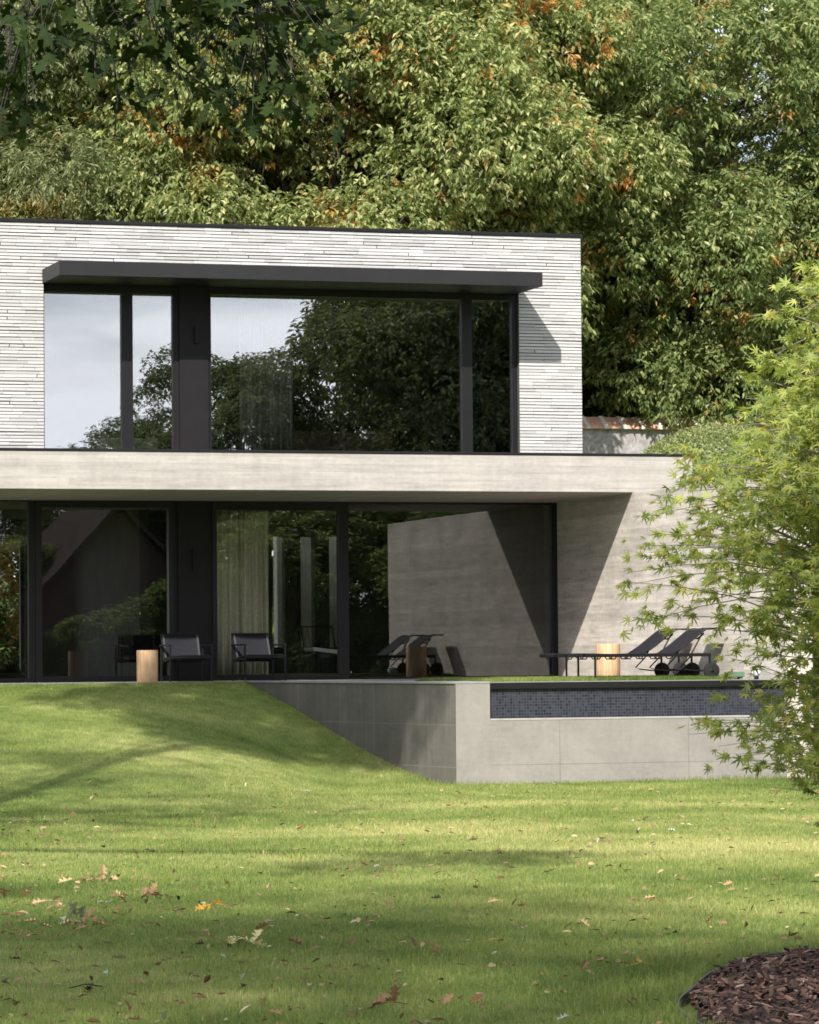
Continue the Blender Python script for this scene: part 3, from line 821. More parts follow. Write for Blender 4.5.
# ------------------------------------------------------------------ leaf shapes
leaf_long = ([(0,0,0),(.28,.15,.02),(.65,.21,.0),(1,0,-.18),(.65,-.21,0),(.28,-.15,.02)], [(0,1,2,3),(0,3,4,5)])
leaf_kite = ([(0,0,0),(.5,.22,.06),(1,0,-.14),(.5,-.22,.06)], [(0,1,2),(0,2,3)])
leaf_narrow = ([(0,0,0),(.5,.13,.02),(1,0,-.1),(.5,-.13,.02)], [(0,1,2,3)])
def lobed(outline):
    """fan of triangles from the base-centre over an outline"""
    v = [(.28, 0, 0)] + outline; n = len(outline)
    return v, [(0, 1+i, 1+(i+1) % n, 1+(i+1) % n) for i in range(n)]
def tri_fan(outline, c=(.3, 0, .02)):
    v = [c] + outline; n = len(outline)
    return v, [(0, 1+i, 1+(i+1) % n) for i in range(n)]
half = [(0,.015),(.10,.05),(.20,.17),(.27,.07),(.36,.10),(.50,.31),(.56,.12),(.64,.13),(.78,.27),(.82,.11),(.92,.08)]
oak_out = [(x, y, -.10*abs(y)-.10*x*x) for x, y in half] + [(1.02, 0, -.12)] + [(x, -y, -.10*abs(y)-.10*x*x) for x, y in half[::-1]]
leaf_oak = tri_fan(oak_out, (.45, 0, .0))
def palm():
    out = []; lobes = [(-118,.42),(-76,.66),(-38,.90),(0,1.0),(38,.90),(76,.66),(118,.42)]
    for i, (a, l) in enumerate(lobes):
        r = math.radians(a)
        for da, fr in ((-7,.62),(0,1.0),(7,.62)):
            q = math.radians(a + da); out.append((l*fr*math.cos(q), l*fr*math.sin(q), -.16*(l*fr)**2))
        if i < 6:
            q = math.radians((a + lobes[i+1][0]) / 2); out.append((.24*math.cos(q), .24*math.sin(q), .0))
    out.append((-.06, 0, 0))
    return tri_fan(out, (.02, 0, .02))
leaf_palm = palm()

# ------------------------------------------------------------------ trees
def limb(p, q, bend, n=6):
    p, q = Vector(p), Vector(q); out = []
    for i in range(n+1):
        u = i/n; c = p.lerp(q, u); c += Vector(bend) * math.sin(u*math.pi)
        out.append(c)
    return out

def make_tree(name, loc, label, group, H, R, zc, rz, leafmat, leaf, leaf_size, n_bough, n_cluster, per, bough_r, droop=.55, seed=1, trunk_r=.28, hollow=.55, bark='bark', off=(0, 0), front=0.0):
    global rng
    keep = rng; rng = np.random.default_rng(seed); rd = random.Random(seed)
    root = empty(name, loc, label, 'tree', group)
    L = np.array(loc, float); m = MB()
    top = Vector(loc) + Vector((off[0] + rd.uniform(-.4,.4), off[1] + rd.uniform(-.4,.4), zc + rz*.5))
    tp = limb(loc, top, (rd.uniform(-.3,.3), rd.uniform(-.3,.3), 0), 8)
    m.tube(tp, [trunk_r*(1.25 if i == 0 else 1 - .075*i) for i in range(9)], 10)
    C = L + np.array([off[0], off[1], zc])
    cs = []
    for k in range(n_bough):
        while True:
            d = rvec(1)[0]; d[1] = -abs(d[1]) if rng.uniform() < front else d[1]; rad = rng.uniform(hollow, 1.0)**.6
            p = C + d * np.array([R, R, rz]) * rad
            if p[2] > L[2] + zc - rz*.95: break
        cs.append(p)
    cs = np.array(cs)
    for p in cs[::2]:
        hh = np.clip((p[2] - L[2]) * rd.uniform(.45, .75), .5, None)
        k = min(range(9), key=lambda i: abs(tp[i].z - L[2] - hh))
        a = tp[k]; q = Vector(p)
        br = limb(a, q, (rd.uniform(-.25,.25), rd.uniform(-.25,.25), rd.uniform(.1,.5)), 5)
        r0 = trunk_r * rd.uniform(.10, .19)
        m.tube(br, [r0*(1 - .17*i) for i in range(6)], 6)
        for _ in range(4):
            e = Vector(p + rvec(1)[0] * bough_r * .9)
            m.tube(limb(br[3], e, (0, 0, .15), 3), [r0*.35, r0*.28, r0*.2, r0*.1], 5)
    m.build('trunk', M[bark], root)
    parts = []
    # clusters on each bough
    n = n_bough * n_cluster
    bi = np.repeat(np.arange(n_bough), n_cluster)
    out = unit(cs[bi] - C); d = unit(rvec(n) + out*.45 + np.array([0,0,.25]))
    br_ = bough_r * rng.uniform(.7, 1.3, n_bough)[bi]
    pc = cs[bi] + d * (br_ * rng.uniform(.35, 1.0, n)**.5)[:, None] * np.array([1, 1, .72])
    pc = np.repeat(pc, per, 0); dc = np.repeat(d, per, 0); N = len(pc)
    az = rng.uniform(0, 2*np.pi, N)
    hd = np.stack([np.cos(az), np.sin(az), np.zeros(N)], -1)
    ld = unit(hd + dc*.45 + np.array([0, 0, -droop]) + rng.normal(0, .25, (N, 3)))
    nd = np.array([0, 0, .8]) + hd*.6 + rng.normal(0, .4, (N, 3))
    pos = pc + ld*leaf_size*.12 + rng.normal(0, leaf_size*.35, (N, 3))
    V, F = scatter(leaf[0], leaf[1], pos, ld, nd, leaf_size * rng.uniform(.65, 1.25, N))
    np_mesh('crown', V, F, leafmat, root)
    rng = keep
    return root

GT = 'trees behind the house'
make_tree('willow_oak_tree', (13.2, 16.0, -.1), 'dull olive narrow-leaved tree behind the left end of the roof', GT, 16, 5.4, 9.4, 5.8, M['leaf_olive'], leaf_narrow, .14, 120, 180, 10, 1.35, .7, 3, .28, .55, 'bark', (0, 0), .65)
t2 = make_tree('oak_tree', (18.7, 13.2, .1), 'yellow-green oak with orange autumn patches behind the middle of the roof', GT, 17, 5.4, 9.8, 5.6, M['leaf_autumn'], leaf_kite, .148, 122, 190, 10, 1.45, .75, 4, .34, .55, 'bark', (0, 0), .65)
t3 = make_tree('oak_tree', (25.8, 15.6, 2.3), 'mid green oak with a few rusty leaves rising right of the white brick', GT, 17, 6.0, 7.4, 5.6, M['leaf_oak'], leaf_kite, .148, 122, 190, 10, 1.45, .75, 5, .36, .55, 'bark', (0, 0), .6)
copy_thing(t2, (16.4, 15.6, .1), .6, .95, 'yellow-green oak with a few orange leaves between the narrow-leaved tree and the middle oak')
copy_thing(t2, (17.3, 18.6, 0), -.35, 1.0, 'yellow-green oak crown filling the gap between the two nearest oaks')
copy_thing(t2, (14.6, 24.0, -.1), -.5, 1.1, 'tall yellowish oak far behind the narrow-leaved tree')
copy_thing(t3, (22.6, 21.0, 1.8), -.6, 1.15, 'tall green oak far behind, between the two front oaks')
copy_thing(t3, (32.2, 18.5, 2.3), .5, .9, 'green oak at the right edge of the picture behind the garden maple')
copy_thing(t3, (10.6, 22.0, -.1), .3, 1.1, 'green oak at the left edge of the picture far behind the roof')
# understorey
GS = 'dark shrubs behind the tiled wall'
sh = make_tree('rhododendron', (25.2, 14.4, 2.3), 'dark broad-leaved shrub behind the tiled wall beside the white brick', GS, 4, 1.9, 2.1, 2.0, M['leaf_dark'], leaf_long, .15, 40, 90, 7, .7, .3, 8, .07, .5)
copy_thing(sh, (28.0, 14.8, 2.3), 1.2, 1.1, 'dark broad-leaved shrub behind the tiled wall above the clipped hedge')
copy_thing(sh, (30.8, 14.6, 2.3), 2.6, 1.15, 'dark broad-leaved shrub behind the tiled wall, screened by the garden maple')
copy_thing(sh, (23.0, 15.6, 2.3), 4.0, 1.0, 'dark broad-leaved shrub mostly hidden behind the brick upper storey')
for k, (x, y, q) in enumerate([(21.5,24,1.9),(25.5,23,1.8),(29.5,24,2.0),(33.5,23,1.9),(37.5,22,1.8),(31.5,19,1.5),(27.3,19.5,1.5),(23.6,20,1.5)]):
    copy_thing(sh, (x, y, 2.2), k*1.3, q, 'tall dark shrub in the shade under the oaks')
copy_thing(sh, (21.3, -6.2, -.9), .7, .9, 'dark green shrub just beyond the front end of the concrete wall')
# garden trees seen through the rear windows
copy_thing(sh, (13.9, 15.5, -.1), 3.0, 1.0, 'dark shrub seen through the narrow slit window at the left')
os_ = make_tree('shrub', (13.0, 12.2, -.1), 'orange-tinted shrub seen through the rear window at the far left', None, 3, 1.2, 1.9, 1.4, mat_leaf('leaf_orange', [(0, (.34,.12,.03)), (.5, (.45,.22,.06)), (.7,(.16,.19,.05)), (1, (.2,.24,.07))], .5), leaf_long, .11, 20, 40, 6, .5, .4, 14, .05, .4)
ww = MB().box(16.72, 19.0, 9.3, 9.55, -.3, 2.9).build('garden_wall', None); ww.data.materials.append(M['lime_mortar'])
tag(ww, 'pale brick garden wall glimpsed through the narrow slit windows', 'wall')

# clipped hedge dome
def hedge(name, c, rad, label, n, mat, size):
    r = empty(name, c, label, 'hedge'); C = np.array(c)
    m = MB(); 
    k, q = 20, 10; vs = []; fs = []
    for j in range(q+1):
        ph = math.pi*j/q
        for i in range(k):
            a = 2*math.pi*i/k; vs.append((c[0]+rad[0]*.93*math.sin(ph)*math.cos(a), c[1]+rad[1]*.93*math.sin(ph)*math.sin(a), c[2]-rad[2]*.93*math.cos(ph)))
    for j in range(q):
        for i in range(k): fs.append((j*k+i, j*k+(i+1)%k, (j+1)*k+(i+1)%k, (j+1)*k+i))
    m.add(vs, fs, True).build('twigs', M['leaf_dark'], r)
    d = rvec(n); rr = rng.uniform(.95, 1.005, n)[:, None] + .006*np.sin(d[:, :1]*19)*np.sin(d[:, 2:]*17)
    pos = C + d*np.array(rad)*rr
    V, F = scatter(leaf_long[0], leaf_long[1], pos, unit(rvec(n) + d*.6), d + rng.normal(0, .6, (n, 3)), size*rng.uniform(.6, 1.3, n))
    np_mesh('foliage', V, F, mat, r)
    return r
hedge('clipped_hedge', (23.95, 6.5, 2.55), (2.0, 1.6, 1.76), 'rounded clipped light green hedge behind the slab end', 48000, M['leaf_hedge'], .05)

# roughcast wall with clay tile coping
gwall = empty('boundary_wall', (27.0, 12.0, 2.0), 'grey roughcast boundary wall with orange clay tile coping', 'wall')
MB().box(19.5, 34.5, 12.0, 12.3, 1.5, 4.565).build('wall_face', M['roughcast'], gwall)
m = MB(); mm = MB(); x = 19.45; 
while x < 34.5:
    w = .285 + random.uniform(-.01, .01); sk = .05
    y0, y1 = 11.90, 12.18; z0, z1 = 4.60, 4.79
    dz = random.uniform(-.006, .006)
    m.add([(x+.0,y0,z0+dz),(x+w,y0,z0+dz),(x+w-.03,y1,z1+dz),(x-.03,y1,z1+dz),(x,y0,z0-.03+dz),(x+w,y0,z0-.03+dz),(x+w-.03,y1,z1-.04),(x-.03,y1,z1-.04)],
          [(0,1,2,3),(7,6,5,4),(0,4,5,1),(1,5,6,2),(2,6,7,3),(3,7,4,0)])
    mm.add([(x+w,y0-.012,z0+.012),(x+w+.085,y0-.012,z0+.012),(x+w+.055,y1,z1+.03),(x+w-.03,y1,z1+.03),(x+w,y0-.012,z0-.035),(x+w+.085,y0-.012,z0-.035),(x+w+.055,y1,z1-.03),(x+w-.03,y1,z1-.03)],
          [(0,1,2,3),(7,6,5,4),(0,4,5,1),(1,5,6,2),(2,6,7,3),(3,7,4,0)])
    x += w + .085
mm.box(19.45, 34.5, 11.93, 12.35, 4.5655, 4.585); mm.box(19.45, 34.5, 12.19, 12.33, 4.586, 4.80)
m.build('tile_coping', M['clay_tile'], gwall); mm.build('mortar_joint', M['lime_mortar'], gwall)

# ------------------------------------------------------------------ garden maple at the right
def maple():
    global rng
    keep = rng; rng = np.random.default_rng(21); rd = random.Random(21)
    base = (7.95, -36.0, LOW + .1)
    root = empty('japanese_maple', base, 'light green japanese maple reaching into the picture from the right', 'tree')
    cx, cy = base[0], base[1]
    prof_z = [-.45, -.30, -.12, .0, .2, .45, .7, 1.0, 1.35, 1.7, 2.0, 2.2, 2.5]
    prof_r = [.9, 1.32, 1.75, 1.62, 1.32, 1.68, 2.03, 1.85, 1.5, 1.32, 1.15, .92, .3]
    m = MB()
    stems = []
    for k in range(5):
        a = k*1.26 + .5
        p = limb(base, (cx + .55*math.cos(a), cy + .55*math.sin(a), 1.9), (.1*math.cos(a), .1*math.sin(a), 0), 8)
        stems.append(p); m.tube(p, [.045*(1 - .09*i) for i in range(9)], 7)
    P = []; D = []
    nb = 1800
    for b in range(nb):
        z = rd.uniform(-.42, 2.4); R = (float(np.interp(z, prof_z, prof_r)) - .06) * rd.uniform(.5, 1.03)
        if z < .75 and rd.random() < .16: continue
        az = rd.uniform(0, 2*math.pi)
        e = Vector((cx + R*math.cos(az), cy + R*math.sin(az), z))
        st = min(stems, key=lambda s: (s[4] - e).length)
        zz = z - R*rd.uniform(.05, .45); k = min(range(9), key=lambda i: abs(st[i].z - zz))
        br = limb(st[k], e, (0, 0, R*.10), 6)
        m.tube(br, [.008, .0065, .005, .0038, .0028, .002, .001], 4, False)
        dirv = (br[-1] - br[-3]).normalized()
        # leaf pairs along the outer part, with side twigs
        for s in range(3 + int(R*3.5)):
            u = rd.uniform(.45, 1.0); i = min(int(u*6), 5); c = br[i].lerp(br[i+1], u*6 - i)
            side = Vector((rd.gauss(0,1), rd.gauss(0,1), rd.gauss(0,.35))).normalized()
            tw = c + (dirv*.8 + side).normalized() * rd.uniform(.05, .26)
            for _ in range(rd.randint(3, 6)):
                q = c.lerp(tw, rd.uniform(.3, 1.1)); o = (dirv*.6 + side*.5 + Vector((rd.gauss(0,.7), rd.gauss(0,.7), rd.gauss(-.28,.25)))).normalized()
                P.append(q); D.append(o)
    m.build('trunk', M['bark_pale'], root)
    P = np.array([tuple(p) for p in P]); D = np.array([tuple(d) for d in D]); N = len(P)
    nd = np.array([-.15, -.35, .8]) + rng.normal(0, .6, (N, 3))
    V, F = scatter(leaf_palm[0], leaf_palm[1], P, D, nd, rng.uniform(.036, .066, N))
    np_mesh('crown', V, F, M['leaf_maple'], root)
    rng = keep
maple()

# small shoots in the bed
for i, (x, y, s, lb) in enumerate([(7.62, -34.75, .16, 'low green shoot growing at the right side of the mulch bed'), (7.28, -35.95, .20, 'thin grassy shoot in the mulch bed close to the lower edge of the picture')]):
    m = MB(); z = float(terrain(x, y)) + .05
    for k in range(16):
        a = random.uniform(0, 6.28); l = s*random.uniform(.6, 1.1); w = .006
        p = Vector((x + random.gauss(0,.03), y + random.gauss(0,.03), z)); q = p + Vector((math.cos(a)*l*.35, math.sin(a)*l*.35, l)); mid = p.lerp(q, .5) + Vector((0,0,.02))
        sd = Vector((-math.sin(a), math.cos(a), 0))*w
        m.add([p-sd, p+sd, mid+sd*1.6, q, mid-sd*1.6], [(0,1,2,4),(4,2,3)])
    tag(m.build('shoot', M['leaf_oak']), lb, 'plant')

# ------------------------------------------------------------------ overhanging oak at the upper left
def near_oak():
    global rng
    keep = rng; rng = np.random.default_rng(31); rd = random.Random(31)
    base = (-2.4, -27.0, LOW)
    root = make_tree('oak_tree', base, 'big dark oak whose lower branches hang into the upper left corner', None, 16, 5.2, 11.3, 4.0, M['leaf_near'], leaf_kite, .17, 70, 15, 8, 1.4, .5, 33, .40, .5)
    tr = [c for c in root.children if c.name.startswith('trunk')][0]
    m = MB(); P = []; D = []
    # boughs reaching into the picture: end points in metres
    ends = [(4.30,-31.0,4.10),(4.10,-30.6,3.75),(4.25,-31.4,3.95),(4.05,-30.9,4.0),(4.50,-31.2,4.28),(4.78,-30.4,4.22),(4.86,-31.0,3.98),(4.98,-31.3,4.12),(5.08,-30.7,4.30),(5.30,-31.0,4.32),
            (5.48,-31.5,4.15),(5.58,-30.8,3.86),(5.68,-31.1,3.66),(5.50,-30.5,3.98),(5.80,-31.3,4.05),(5.92,-30.8,4.22),(5.72,-31.0,4.35),(6.08,-31.2,4.40),(4.70,-31.0,4.45),(5.2,-31.2,4.50),(5.62,-31.3,3.95),(4.02,-31.2,3.55),(4.92,-30.9,3.80)]
    hub = [Vector((3.2,-30.2,5.2)), Vector((4.4,-30.8,4.9)), Vector((5.2,-31.0,4.85))]
    m.tube(limb((-2.2,-27.1,4.6), hub[0], (0,0,.5), 6) + [hub[1], hub[2], Vector((5.9,-31.1,4.6))], [.13,.12,.11,.10,.09,.08,.07,.05,.035,.02], 7)
    for e in ends:
        e = Vector(e); h_ = min(hub, key=lambda q: (q - e).length)
        br = limb(h_, e, (rd.uniform(-.1,.1), rd.uniform(-.2,.2), .10), 6)
        m.tube(br, [.022,.018,.015,.012,.009,.006,.004], 5)
        for k in range(rd.randint(26, 40)):
            c = e + Vector((rd.gauss(0,.16), rd.gauss(0,.25), rd.gauss(.03,.12)))
            P.append(c); D.append((rd.gauss(0,.8), rd.gauss(0,.8), rd.gauss(-.55,.45)))
            if k % 3 == 0: m.tube([br[4], br[4].lerp(c, .6) + Vector((0,0,.02)), c], [.004,.003,.002], 4, False)
    # bare drooping twigs
    for pts in ([(4.50,-31,4.05),(4.36,-31,3.90),(4.25,-31,3.70),(4.12,-31,3.56),(4.00,-31,3.47)], [(4.55,-31,4.05),(4.60,-31,3.98),(4.60,-31,3.80),(4.585,-31,3.70),(4.66,-31,3.52)],
                [(4.74,-30.8,4.05),(4.76,-30.8,3.85),(4.78,-30.8,3.70),(4.76,-30.8,3.45)], [(4.85,-30.9,4.15),(5.0,-30.9,3.95),(5.3,-30.9,3.75),(5.5,-30.9,3.62),(5.72,-30.9,3.58)], [(5.75,-31,4.1),(5.82,-31,3.8),(5.80,-31,3.65),(5.92,-31,3.5)]):
        m.tube([Vector(p) for p in pts], [.009 - .0015*i for i in range(len(pts))], 5)
    m.build('low_branch', M['bark_dark'], root)
    P = np.array([tuple(p) for p in P]); D = np.array(D); N = len(P)
    V, F = scatter(leaf_oak[0], leaf_oak[1], P, D, np.array([0,0,1.0]) + rng.normal(0,.5,(N,3)), rng.uniform(.11, .20, N))
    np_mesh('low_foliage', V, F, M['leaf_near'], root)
    rng = keep
    return root
no = near_oak()

# trees out of view: two added for shade, the rest mirrored in the glass
make_tree('shade_lime_tree', (4.4, -18.5, LOW), 'unseen leaning lime tree left of the picture, added to shade the retaining wall', None, 13, 2.6, 11.4, 2.3, M['leaf_near'], leaf_long, .16, 44, 90, 8, 1.0, .4, 41, .16, .4, 'bark', (2.0, 2.2))
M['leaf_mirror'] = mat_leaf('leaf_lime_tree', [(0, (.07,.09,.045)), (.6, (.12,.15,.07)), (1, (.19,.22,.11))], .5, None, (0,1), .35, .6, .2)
sh2 = make_tree('lime_tree', (0.5, -60.0, LOW), 'broad lime tree standing behind the viewpoint', 'trees mirrored in the glass', 16, 5.5, 9.0, 5.6, M['leaf_mirror'], leaf_long, .19, 110, 130, 7, 1.5, .5, 43, .3, .5)
GR = 'trees mirrored in the glass'
mt = [(20.0,-72,.46,0.3),(24.4,-76,.52,1.2),(28.4,-72,.64,2.2),(31.0,-70,.80,3.1),(35.0,-74,.66,4.0),(40.5,-68,1.3,5.0),(42.5,-70,1.35,.8),(47.0,-68,1.3,1.9),(52,-72,1.3,2.7),(16,-74,.6,2.0),(58,-72,1.3,.4),(47.5,-84,1.3,.9),(53.5,-86,1.4,2.4),(60,-84,1.5,3.3)]
for i, (x, y, s, rz) in enumerate(mt):
    copy_thing(sh2, (x, y, LOW), rz, s, 'broad tree beyond the lawn, visible mirrored in the house glass')
tb = make_tree('shade_beech_tree', (-16.6, -64.6, LOW), 'unseen very tall open-crowned beech behind the viewpoint, added to shade the nearest lawn', None, 34, 6.6, 25.5, 4.6, M['leaf_near'], leaf_kite, .26, 110, 34, 8, 1.7, .5, 47, .40, .1)  # unseen tree, added to throw soft shade on the near lawn

for k, (x, y, q) in enumerate([(15,-60,1.5),(18.5,-58,1.3),(20.5,-62,1.5),(29.8,-57,1.5),(32.5,-60,1.7),(36,-58,1.6),(39.5,-61,1.8),(43,-58,1.7),(46.5,-60,1.8),(50,-58,1.7),(54,-60,1.8),(24.0,-54.5,.8),(26.9,-55,1.1),(22.5,-55,.6),(34.2,-55,1.3),(41.2,-55,1.4)]):
    c_ = copy_thing(sh, (x, y, LOW - .2), k*1.7, q, 'dark garden bush beyond the lawn, visible mirrored in the house glass'); c_['group'] = 'bushes mirrored in the glass'

# neighbour house mirrored in the ground floor glass
nh = empty('neighbour_house', (25.0, -60.0, LOW), 'brick gabled house mirrored in the ground floor glass', 'house')
x0, x1, y0, y1, ze, za = 21.8, 28.2, -66.0, -58.0, 1.8, 5.0
xm = (x0 + x1)/2
m = MB().add([(x0,y1,LOW),(x1,y1,LOW),(x1,y1,ze),(xm,y1,za),(x0,y1,ze),(x0,y0,LOW),(x1,y0,LOW),(x1,y0,ze),(xm,y0,za),(x0,y0,ze)],
      [(0,1,2,3,4),(9,8,7,6,5),(0,5,6,1),(1,6,7,2),(0,4,9,5)])
m.build('wall', M['house_brick'], nh)
m = MB()
m.bar((x0-.3, (y0+y1)/2, ze-.2), (xm, (y0+y1)/2, za+.14), 8.8, .12); m.bar((x1+.3, (y0+y1)/2, ze-.2), (xm, (y0+y1)/2, za+.14), 8.8, .12)
m.build('roof', M['roof_orange'], nh)
for xx in (23.4, 26.0):
    w = MB().box(xx, xx+.9, y1-.02, y1+.05, 0, 1.2).build('window', M['white_enamel'], nh)
    MB().box(xx+.07, xx+.83, y1+.051, y1+.055, .07, 1.13).build('pane', M['black_metal'], w)
MB().box(24.6, 25.5, y1-.02, y1+.04, LOW, .8).build('door', M['walnut'], nh)

# ------------------------------------------------------------------ fallen leaves
def leaf_mesh(curl, shape, mat, name):
    v, f = shape; vs = [(x-.4, y, abs(y)*curl + .25*curl*(x-.4)**2 + .03) for x, y, z in v]
    me = bpy.data.meshes.new(name); me.from_pydata(vs, [], f); me.materials.append(mat); me.update(); return me
kinds = [('fallen_brown', 'small curled brown leaf lying on the mown lawn', 'brown fallen leaves on the lawn', .5),
         ('fallen_tan', 'dry tan leaf lying flat on the mown lawn', 'tan fallen leaves on the lawn', .3),
         ('fallen_pale', 'pale grey-green leaf lying upside down on the lawn', 'pale fallen leaves on the lawn', .12),
         ('fallen_dark', 'blackened shrivelled leaf lying on the lawn', 'blackened fallen leaves on the lawn', .08)]
meshes = {k[0]: [leaf_mesh(c, leaf_oak, M[k[0]], 'fallen_leaf') for c in (.25, .7, 1.1)] for k in kinds}
lr = random.Random(5); cnt = 0
while cnt < 300:
    d = (13.8**.4 + lr.random()*(44**.4 - 13.8**.4))**2.5; k = lr.uniform(.175, .455)
    if lr.random() < (k - .175)/.28*.55: continue
    x, y = d*k, d - 51.778
    if bool(in_bed(np.array(x), np.array(y), .02)) or (y > -9 and x > 12.4): continue
    q = lr.random(); acc = 0
    for kd in kinds:
        acc += kd[3]
        if q <= acc: break
    o = bpy.data.objects.new('fallen_leaf', lr.choice(meshes[kd[0]])); COL.objects.link(o)
    o.location = (x, y, float(terrain(x, y)) + .026); s = lr.uniform(.035, .09); o.scale = (s, s, s*lr.uniform(.8, 1.3))
    o.rotation_euler = (lr.gauss(0,.35), lr.gauss(0,.35), lr.uniform(0, 6.28))
    tag(o, kd[1], 'leaf', kd[2]); cnt += 1

# leaf fragments too small and too many to count
N = 1900; d = (13.8**.4 + rng.uniform(0,1,N)*(40**.4 - 13.8**.4))**2.5; k = .175 + .28*rng.uniform(0,1,N)**1.5
fx, fy = d*k, d - 51.778; ok = ~in_bed(fx, fy, .02) & ~((fy > -10) & (fx > 12)); fx, fy = fx[ok], fy[ok]; n = len(fx)
v_, f_ = scatter(leaf_long[0], leaf_long[1], np.stack([fx, fy, terrain(fx, fy) + rng.uniform(.018, .034, n)], -1), rvec(n)*np.array([1,1,.3]), np.array([0,0,1.]) + rng.normal(0,.4,(n,3)), rng.uniform(.022,.075,n))
t = NT('leaf_fragments'); g = t.n('ShaderNodeNewGeometry')
M['fragments'] = t.done(t.bsdf(t.ramp(g.outputs['Random Per Island'], [(0,(.10,.05,.03)),(.5,(.22,.12,.06)),(.8,(.34,.22,.12)),(.95,(.44,.34,.19)),(1,(.38,.38,.25))]), .8))
tag(np_mesh('leaf_litter', v_, f_, M['fragments']), 'tiny dry leaf fragments strewn over the lawn', 'leaf litter', None, 'stuff')

def sprig(x, y, mat, n, spread, size, label, seed):
    rr = random.Random(seed); vs = []; fs = []
    z = float(terrain(x, y)) + .03; m = MB()
    for k in range(n):
        a = rr.uniform(0, 6.28); c = Vector((x + rr.gauss(0, spread), y + rr.gauss(0, spread*.8), z + rr.uniform(0, .03)))
        R = Matrix.Rotation(a, 3, 'Z') @ Matrix.Rotation(rr.gauss(0, .5), 3, 'Y') @ Matrix.Rotation(rr.gauss(0, .4), 3, 'X')
        s = size*rr.uniform(.7, 1.2)
        m.add([c + R @ (Vector((p[0], p[1], abs(p[1])*.5))*s) for p in leaf_oak[0]], leaf_oak[1])
    m.tube([(x-.08, y, z), (x, y+.01, z+.015), (x+.09, y+.02, z)], .003, 5)
    tag(m.build('leaf_sprig', mat), label, 'leaf sprig')

sprig(5.09,-32.38, M['fallen_yellow'], 9, .055, .11, 'clump of pale yellow oak leaves on the lawn, brightest in the foreground', 1)
sprig(5.69,-25.94, M['fallen_tan'], 11, .07, .11, 'clump of tan oak leaves on the lawn, farthest of the leaf clumps', 2)
sprig(4.53,-30.55, M['fallen_pale'], 5, .05, .13, 'upturned grey-green oak sprig on the lawn', 3)
sprig(3.75,-34.52, M['fallen_dark'], 3, .03, .09, 'shrivelled black leaf clump near the lower left corner', 4)
sprig(6.66,-34.42, M['fallen_gold'], 1, .01, .10, 'single golden leaf on the lawn beside the mulch bed edging', 5)
sprig(4.82,-28.52, M['fallen_tan'], 7, .09, .10, 'straggling row of tan oak leaves left of the grey-green sprig', 6)
sprig(4.62,-30.6, M['fallen_brown'], 6, .08, .10, 'heap of brown oak leaves beside the grey-green sprig', 7)
sprig(5.61,-28.03, M['fallen_brown'], 7, .08, .10, 'heap of reddish brown oak leaves in the middle of the lawn', 8)
sprig(4.9,-35.8, M['fallen_brown'], 5, .06, .10, 'brown leaf clump at the bottom edge of the picture', 9)
sprig(5.70,-29.4, M['fallen_gold'], 3, .04, .10, 'few golden leaves lying together on the shaded lawn', 10)

# ------------------------------------------------------------------ light, sky, camera
S = Vector((-.412, -.687, .598)).normalized()
sun = bpy.data.lights.new('sun', 'SUN'); sun.energy = 5.0; sun.angle = math.radians(.7); sun.color = (1.0, .955, .885)
so = bpy.data.objects.new('sun', sun); COL.objects.link(so)
so.rotation_euler = (-S).to_track_quat('-Z', 'Y').to_euler(); so.location = (-30, -60, 50)

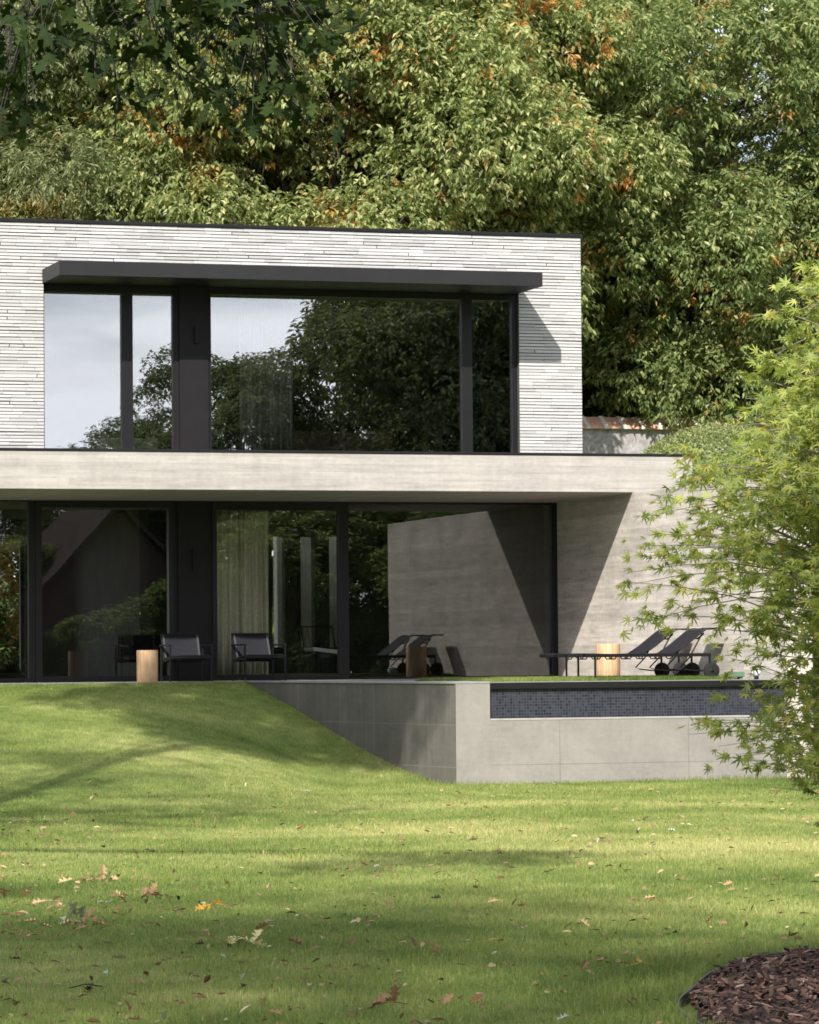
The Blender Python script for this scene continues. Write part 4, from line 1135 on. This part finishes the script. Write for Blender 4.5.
w = bpy.data.worlds.new('World'); scene.world = w; w.use_nodes = True
nt = w.node_tree; nt.nodes.clear()
out = nt.nodes.new('ShaderNodeOutputWorld'); bg = nt.nodes.new('ShaderNodeBackground'); bg.inputs[1].default_value = .085
sky = nt.nodes.new('ShaderNodeTexSky'); sky.sky_type = 'NISHITA'; sky.sun_disc = False
sky.sun_elevation = math.asin(S.z); sky.sun_rotation = math.atan2(S.x, S.y)
sky.air_density = 1.0; sky.dust_density = 1.5
tc = nt.nodes.new('ShaderNodeTexCoord'); mp = nt.nodes.new('ShaderNodeMapping'); mp.inputs['Scale'].default_value = (3.2, 3.2, 15)
nt.links.new(tc.outputs['Generated'], mp.inputs[0])
nz = nt.nodes.new('ShaderNodeTexNoise'); nz.inputs['Scale'].default_value = 1.7; nz.inputs['Detail'].default_value = 5; nz.inputs['Roughness'].default_value = .5
nt.links.new(mp.outputs[0], nz.inputs['Vector'])
rp = nt.nodes.new('ShaderNodeValToRGB'); rp.color_ramp.elements[0].position = .30; rp.color_ramp.elements[1].position = .62
nt.links.new(nz.outputs['Fac'], rp.inputs[0])
cl = nt.nodes.new('ShaderNodeValToRGB'); cl.color_ramp.elements[0].position = .40; cl.color_ramp.elements[1].position = .58
cl.color_ramp.elements[0].color = (8.2, 9.2, 11.8, 1); cl.color_ramp.elements[1].color = (15.4, 15.6, 16.8, 1)
nt.links.new(nz.outputs['Fac'], cl.inputs[0])
mx = nt.nodes.new('ShaderNodeMix'); mx.data_type = 'RGBA'
nt.links.new(rp.outputs[0], mx.inputs[0]); nt.links.new(sky.outputs[0], mx.inputs[6]); nt.links.new(cl.outputs[0], mx.inputs[7])
nt.links.new(mx.outputs[2], bg.inputs[0]); nt.links.new(bg.outputs[0], out.inputs[0])

cd = bpy.data.cameras.new('camera'); co = bpy.data.objects.new('camera', cd); COL.objects.link(co)
cd.sensor_fit = 'HORIZONTAL'; cd.sensor_width = 36; cd.lens = 3626.02 / 819 * 36; cd.clip_start = .5; cd.clip_end = 2000
yaw, pitch, roll = .3038, .0394, -.0082
co.matrix_world = Matrix.Translation((0, -51.778, .3538)) @ Matrix.Rotation(-yaw, 4, 'Z') @ Matrix.Rotation(math.pi/2 + pitch, 4, 'X') @ Matrix.Rotation(roll, 4, 'Z')
scene.camera = co
vs_ = scene.view_settings; vs_.view_transform = 'Standard'; vs_.look = 'None'; vs_.gamma = 1; vs_.exposure = .55; vs_.use_curve_mapping = False
cy = scene.cycles; cy.max_bounces = 6; cy.transparent_max_bounces = 16; cy.diffuse_bounces = 2; cy.glossy_bounces = 4; cy.caustics_reflective = False; cy.caustics_refractive = False
cy.sample_clamp_indirect = 6; cy.filter_width = 1.7
